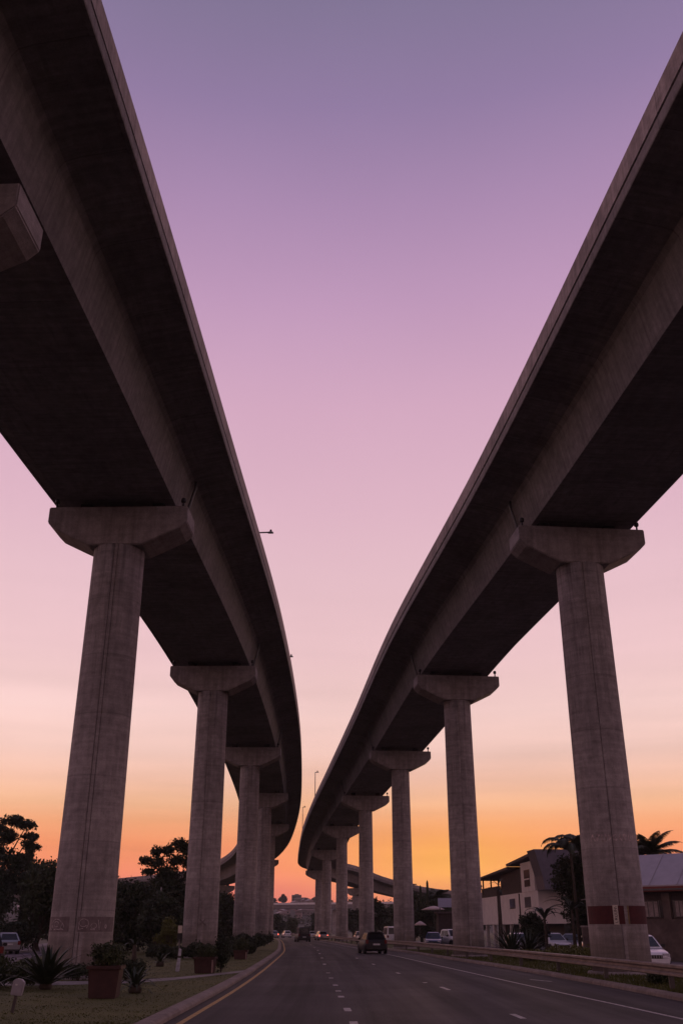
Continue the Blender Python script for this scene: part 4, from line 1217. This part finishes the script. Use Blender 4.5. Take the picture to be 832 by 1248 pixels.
# tower block on the ridge
tz = hill_h(-37, 850)-2
o = thing('tower_block', (-37.3,850,tz), 0, 'square tower block on the distant skyline', 'building')
MB().box((-3.9,0,0),(3.9,8,28.2-tz)).build('wall', M['far_wall2'], o)
for k in range(5):
    MB().box((-3.5,-.15,28.2-tz-2.2-k*2.2),(3.5,-.01,28.2-tz-1.2-k*2.2)).build('window', M['win'], o)
MB().box((-1.5,2,28.203-tz),(1.8,5,28.9-tz)).build('roof_hut', M['far_wall2'], o)
o = thing('apartment_block', (-33,846,hill_h(-33,846)-2), 0, 'low wide block at the foot of the distant tower', 'building')
MB().box((-6,-6,0),(6,-1,4.6)).build('wall', M['far_wall2'], o)
MB().prism([(-6.3,4.603),(6.3,4.603),(4,5.8),(-4,5.8)], -6.4, -.6).build('roof', M['pale_roof'], o)

def far_house(X, Y, w, d, h_, rz, wall, roof):
    z = min(hill_h(X-w/2,Y), hill_h(X+w/2,Y))-1.6
    o = thing('hillside_house', (X,Y,z), rz, 'small pale house on the distant hillside beyond the overpass', 'house', 'pale houses on the distant hillside')
    w1 = MB().box((-w/2,-d/2,0),(w/2,d/2,h_+1)).build('wall', M[wall], o)
    MB().prism([(-w/2-.4,h_+1.003),(w/2+.4,h_+1.003),(0,h_+1+w*.22)], -d/2-.4, d/2+.4).build('roof', M[roof], o)
    for k in range(2):
        MB().box((-w*.3+k*w*.4,-d/2-.08,h_*.5),(-w*.3+k*w*.4+w*.16,-d/2-.01,h_*.85)).build('window', M['win'], o)
rg = random.Random(21)
for i in range(22):
    X = rg.uniform(-70,-14); Y = rg.uniform(700, 830)
    far_house(X, Y, rg.uniform(4,6.5), rg.uniform(4,6), rg.uniform(2.,3.2), rg.uniform(-.6,.6), rg.choice(['far_wall','far_wall','far_wall2']), rg.choice(['pale_roof','roof_d','pale_roof']))
for i in range(8):
    X = rg.uniform(-300,-170); Y = rg.uniform(700, 850)
    far_house(X, Y, rg.uniform(6,10), 7, 3.5, rg.uniform(-.6,.6), 'far_wall', 'pale_roof')
# mid distance trees at the end of the road
for i, (x, y, H_, W__, kd, lb) in enumerate([(-25,300,7.4,4,'leaf','dark tree at the end of the road, left of the gap'),(-19,310,6.0,3.6,'leaf','round tree at the end of the road in the gap'),(-15.5,320,4.8,3.0,'leaf2','smaller tree at the end of the road, right of centre'),
        (-8,330,6.5,3.5,'leaf','dark tree at the foot of the sixth right pier'),(-33,320,7.5,4.4,'leaf','tree far left behind the fourth left pier'),(20,225,7,5,'leaf','wide dark tree beyond the pale parked cars'),
        (30,235,8,5,'leaf','far dark tree behind the third right pier'),(12,238,7.0,4,'leaf2','far tree under the hooked end of the right viaduct'),(3,260,6.2,4,'leaf','far tree between the fifth and fourth right piers'),
        (-40,240,8,5,'leaf','tree mass far behind the second left pier'),(-55,200,9,6,'leaf','tree far behind the first left pier'),(-72,190,9,6,'leaf','far tree at the left behind the side road'),(48,160,8,5,'leaf','tree far behind the pale house'),(30,130,7,4,'leaf','tree behind the kiosk and house')]):
    tree(lb, x, y, H_, W__, kd, 3500, .42, .25, .08, 11, seed=110+i)
# distant light mast on the right
o = thing('light_mast', (12.0,170,0), 0, 'thin far mast rising above the hooked viaduct ramp', 'mast')
MB().tube([(0,0,0),(0,0,8.6)], [.1,.05], 6).build('pole', M['pole'], o)
MB().box((-.5,-.15,8.6),(.5,.15,8.75)).build('lamp_head', M['pole'], o)

# ------------------------------------------------------------------ sky, light
w = bpy.data.worlds.new('World'); sc.world = w; w.use_nodes = True
N = w.node_tree.nodes; L = w.node_tree.links
bg = N['Background']
tc = N.new('ShaderNodeTexCoord')
nrm = N.new('ShaderNodeVectorMath'); nrm.operation = 'NORMALIZE'; L.new(tc.outputs['Generated'], nrm.inputs[0])
sep = N.new('ShaderNodeSeparateXYZ'); L.new(nrm.outputs[0], sep.inputs[0])
def ramp(stops, inp):
    r = N.new('ShaderNodeValToRGB'); e = r.color_ramp.elements
    e[0].position = stops[0][0]; e[0].color = lin(stops[0][1])
    e[1].position = stops[-1][0]; e[1].color = lin(stops[-1][1])
    for p, c in stops[1:-1]:
        q = e.new(p); q.color = lin(c)
    L.new(inp, r.inputs[0]); return r.outputs[0]
A = ramp([(0,(218,98,96)),(.033,(245,130,112)),(.054,(250,144,104)),(.077,(250,154,106)),(.096,(252,172,124)),(.115,(251,190,150)),(.139,(249,197,174)),(.165,(249,206,194)),(.204,(248,209,204)),(.259,(240,200,203)),(.342,(232,192,202)),(.402,(225,183,199)),(.497,(213,170,194)),(.589,(192,153,187)),(.664,(171,139,177)),(.729,(147,125,164)),(.788,(131,118,151)),(1,(108,104,138))], sep.outputs['Z'])
B = ramp([(0,(184,135,130)),(.12,(190,145,144)),(.3,(178,142,148)),(.6,(144,122,146)),(1,(108,104,138))], sep.outputs['Z'])
def mth(op, a, b=None):
    n = N.new('ShaderNodeMath'); n.operation = op
    for i, q in enumerate((a, b)):
        if q is None: continue
        if isinstance(q, (int, float)): n.inputs[i].default_value = q
        else: L.new(q, n.inputs[i])
    return n.outputs[0]
# azimuth weight: 1 towards the sunset (+Y), 0 behind
az = N.new('ShaderNodeMapRange'); az.interpolation_type = 'SMOOTHSTEP'
az.inputs[1].default_value = -.5; az.inputs[2].default_value = .75
L.new(sep.outputs['Y'], az.inputs[0])
hi = N.new('ShaderNodeMapRange'); hi.inputs[1].default_value = .55; hi.inputs[2].default_value = 1.; hi.inputs[3].default_value = 0; hi.inputs[4].default_value = .5
L.new(sep.outputs['Z'], hi.inputs[0])
fac = mth('MINIMUM', mth('ADD', az.outputs[0], hi.outputs[0]), 1.)
mx = N.new('ShaderNodeMix'); mx.data_type = 'RGBA'
L.new(fac, mx.inputs[0]); L.new(B, mx.inputs[6]); L.new(A, mx.inputs[7])
# glow round the set sun
SUN_AZ = RAD(6.2)
sd = Vector((math.sin(SUN_AZ), math.cos(SUN_AZ), 0))
d1 = N.new('ShaderNodeVectorMath'); d1.operation = 'DOT_PRODUCT'; d1.inputs[1].default_value = (math.cos(SUN_AZ), -math.sin(SUN_AZ), 0)
L.new(nrm.outputs[0], d1.inputs[0])
gx = mth('POWER', mth('DIVIDE', d1.outputs['Value'], .115), 2.)
gz = mth('POWER', mth('DIVIDE', mth('SUBTRACT', sep.outputs['Z'], .058), .036), 2.)
gl = mth('EXPONENT', mth('MULTIPLY', mth('ADD', gx, gz), -1.))
gl = mth('MULTIPLY', gl, mth('GREATER_THAN', sep.outputs['Y'], 0.))
m2 = N.new('ShaderNodeMix'); m2.data_type = 'RGBA'
L.new(mth('MULTIPLY', gl, .85), m2.inputs[0]); L.new(mx.outputs[2], m2.inputs[6]); m2.inputs[7].default_value = lin((255,180,84))
# thin bands of cloud
mp = N.new('ShaderNodeMapping'); mp.inputs['Scale'].default_value = (1.8,1.8,26); mp.inputs['Rotation'].default_value = (0,.03,0)
L.new(nrm.outputs[0], mp.inputs[0])
no = N.new('ShaderNodeTexNoise'); no.inputs['Scale'].default_value = 1.3; no.inputs['Detail'].default_value = 5
L.new(mp.outputs[0], no.inputs['Vector'])
cl = N.new('ShaderNodeMapRange'); cl.inputs[1].default_value = .35; cl.inputs[2].default_value = .65; cl.inputs[3].default_value = .955; cl.inputs[4].default_value = 1.04
L.new(no.outputs['Fac'], cl.inputs[0])
# the bands thin out upwards, where only broad soft mottling is left
lo_ = N.new('ShaderNodeMapRange'); lo_.inputs[1].default_value = .05; lo_.inputs[2].default_value = .36; lo_.inputs[3].default_value = 1.; lo_.inputs[4].default_value = .0
L.new(sep.outputs['Z'], lo_.inputs[0])
no2 = N.new('ShaderNodeTexNoise'); no2.inputs['Scale'].default_value = 2.6; no2.inputs['Detail'].default_value = 3
L.new(nrm.outputs[0], no2.inputs['Vector'])
soft = mth('ADD', mth('MULTIPLY', mth('SUBTRACT', no2.outputs['Fac'], .5), .17), 1.)
band_ = mth('ADD', mth('MULTIPLY', mth('MULTIPLY', mth('SUBTRACT', no.outputs['Fac'], .5), lo_.outputs[0]), .62), soft)
vs_ = N.new('ShaderNodeVectorMath'); vs_.operation = 'SCALE'; L.new(m2.outputs[2], vs_.inputs[0]); L.new(band_, vs_.inputs['Scale'])
sk = N.new('ShaderNodeTexSky'); sk.sky_type = 'NISHITA'; sk.sun_disc = False
sk.sun_elevation = RAD(1.0); sk.sun_rotation = SUN_AZ; sk.dust_density = 2.
sks = N.new('ShaderNodeVectorMath'); sks.operation = 'SCALE'; sks.inputs['Scale'].default_value = .0008
L.new(sk.outputs[0], sks.inputs[0])
ad = N.new('ShaderNodeVectorMath'); ad.operation = 'ADD'; L.new(vs_.outputs[0], ad.inputs[0]); L.new(sks.outputs[0], ad.inputs[1])
bo = N.new('ShaderNodeMapRange'); bo.inputs[1].default_value = 0; bo.inputs[2].default_value = .16; bo.inputs[3].default_value = 1.13; bo.inputs[4].default_value = 1.
L.new(sep.outputs['Z'], bo.inputs[0])
bs = N.new('ShaderNodeVectorMath'); bs.operation = 'SCALE'; L.new(ad.outputs[0], bs.inputs[0]); L.new(bo.outputs[0], bs.inputs['Scale'])
L.new(bs.outputs[0], bg.inputs['Color']); bg.inputs['Strength'].default_value = 1.0

sl = bpy.data.lights.new('sun', 'SUN'); sl.energy = .35; sl.angle = RAD(4); sl.color = (1,.55,.28)
so = bpy.data.objects.new('sun', sl); C.objects.link(so)
e = RAD(2.5); dv = Vector((math.sin(SUN_AZ)*math.cos(e), math.cos(SUN_AZ)*math.cos(e), math.sin(e)))
so.rotation_euler = dv.to_track_quat('Z', 'Y').to_euler()

# evening air: one even volume over the whole place
hz = MB().box((-1650,-950,-3),(1650,1300,62)).build('haze', M['soil'])
m_, nt_, b_, N_, L_ = newmat('haze'); N_.remove(b_)
pv = N_.new('ShaderNodeVolumePrincipled'); pv.inputs['Density'].default_value = .0002; pv.inputs['Color'].default_value = (.97,.93,.94,1)
L_.new(pv.outputs[0], N_['Material Output'].inputs['Volume']); hz.data.materials[0] = m_; hz['kind'] = 'stuff'; hz['label'] = 'thin warm evening haze'
cam = bpy.data.cameras.new('camera'); co = bpy.data.objects.new('camera', cam); C.objects.link(co)
cam.sensor_fit = 'VERTICAL'; cam.sensor_height = 36; cam.lens = 1158/1248*36
co.location = (0,0,1.75); co.rotation_euler = (PI/2+math.atan(509/1158), 0, 0)
cam.clip_start = .1; cam.clip_end = 8000
sc.camera = co
sc.render.engine = 'CYCLES'
sc.cycles.use_denoising = True
sc.cycles.max_bounces = 6
sc.view_settings.view_transform = 'Standard'; sc.view_settings.look = 'None'; sc.view_settings.exposure = 0; sc.view_settings.gamma = 1
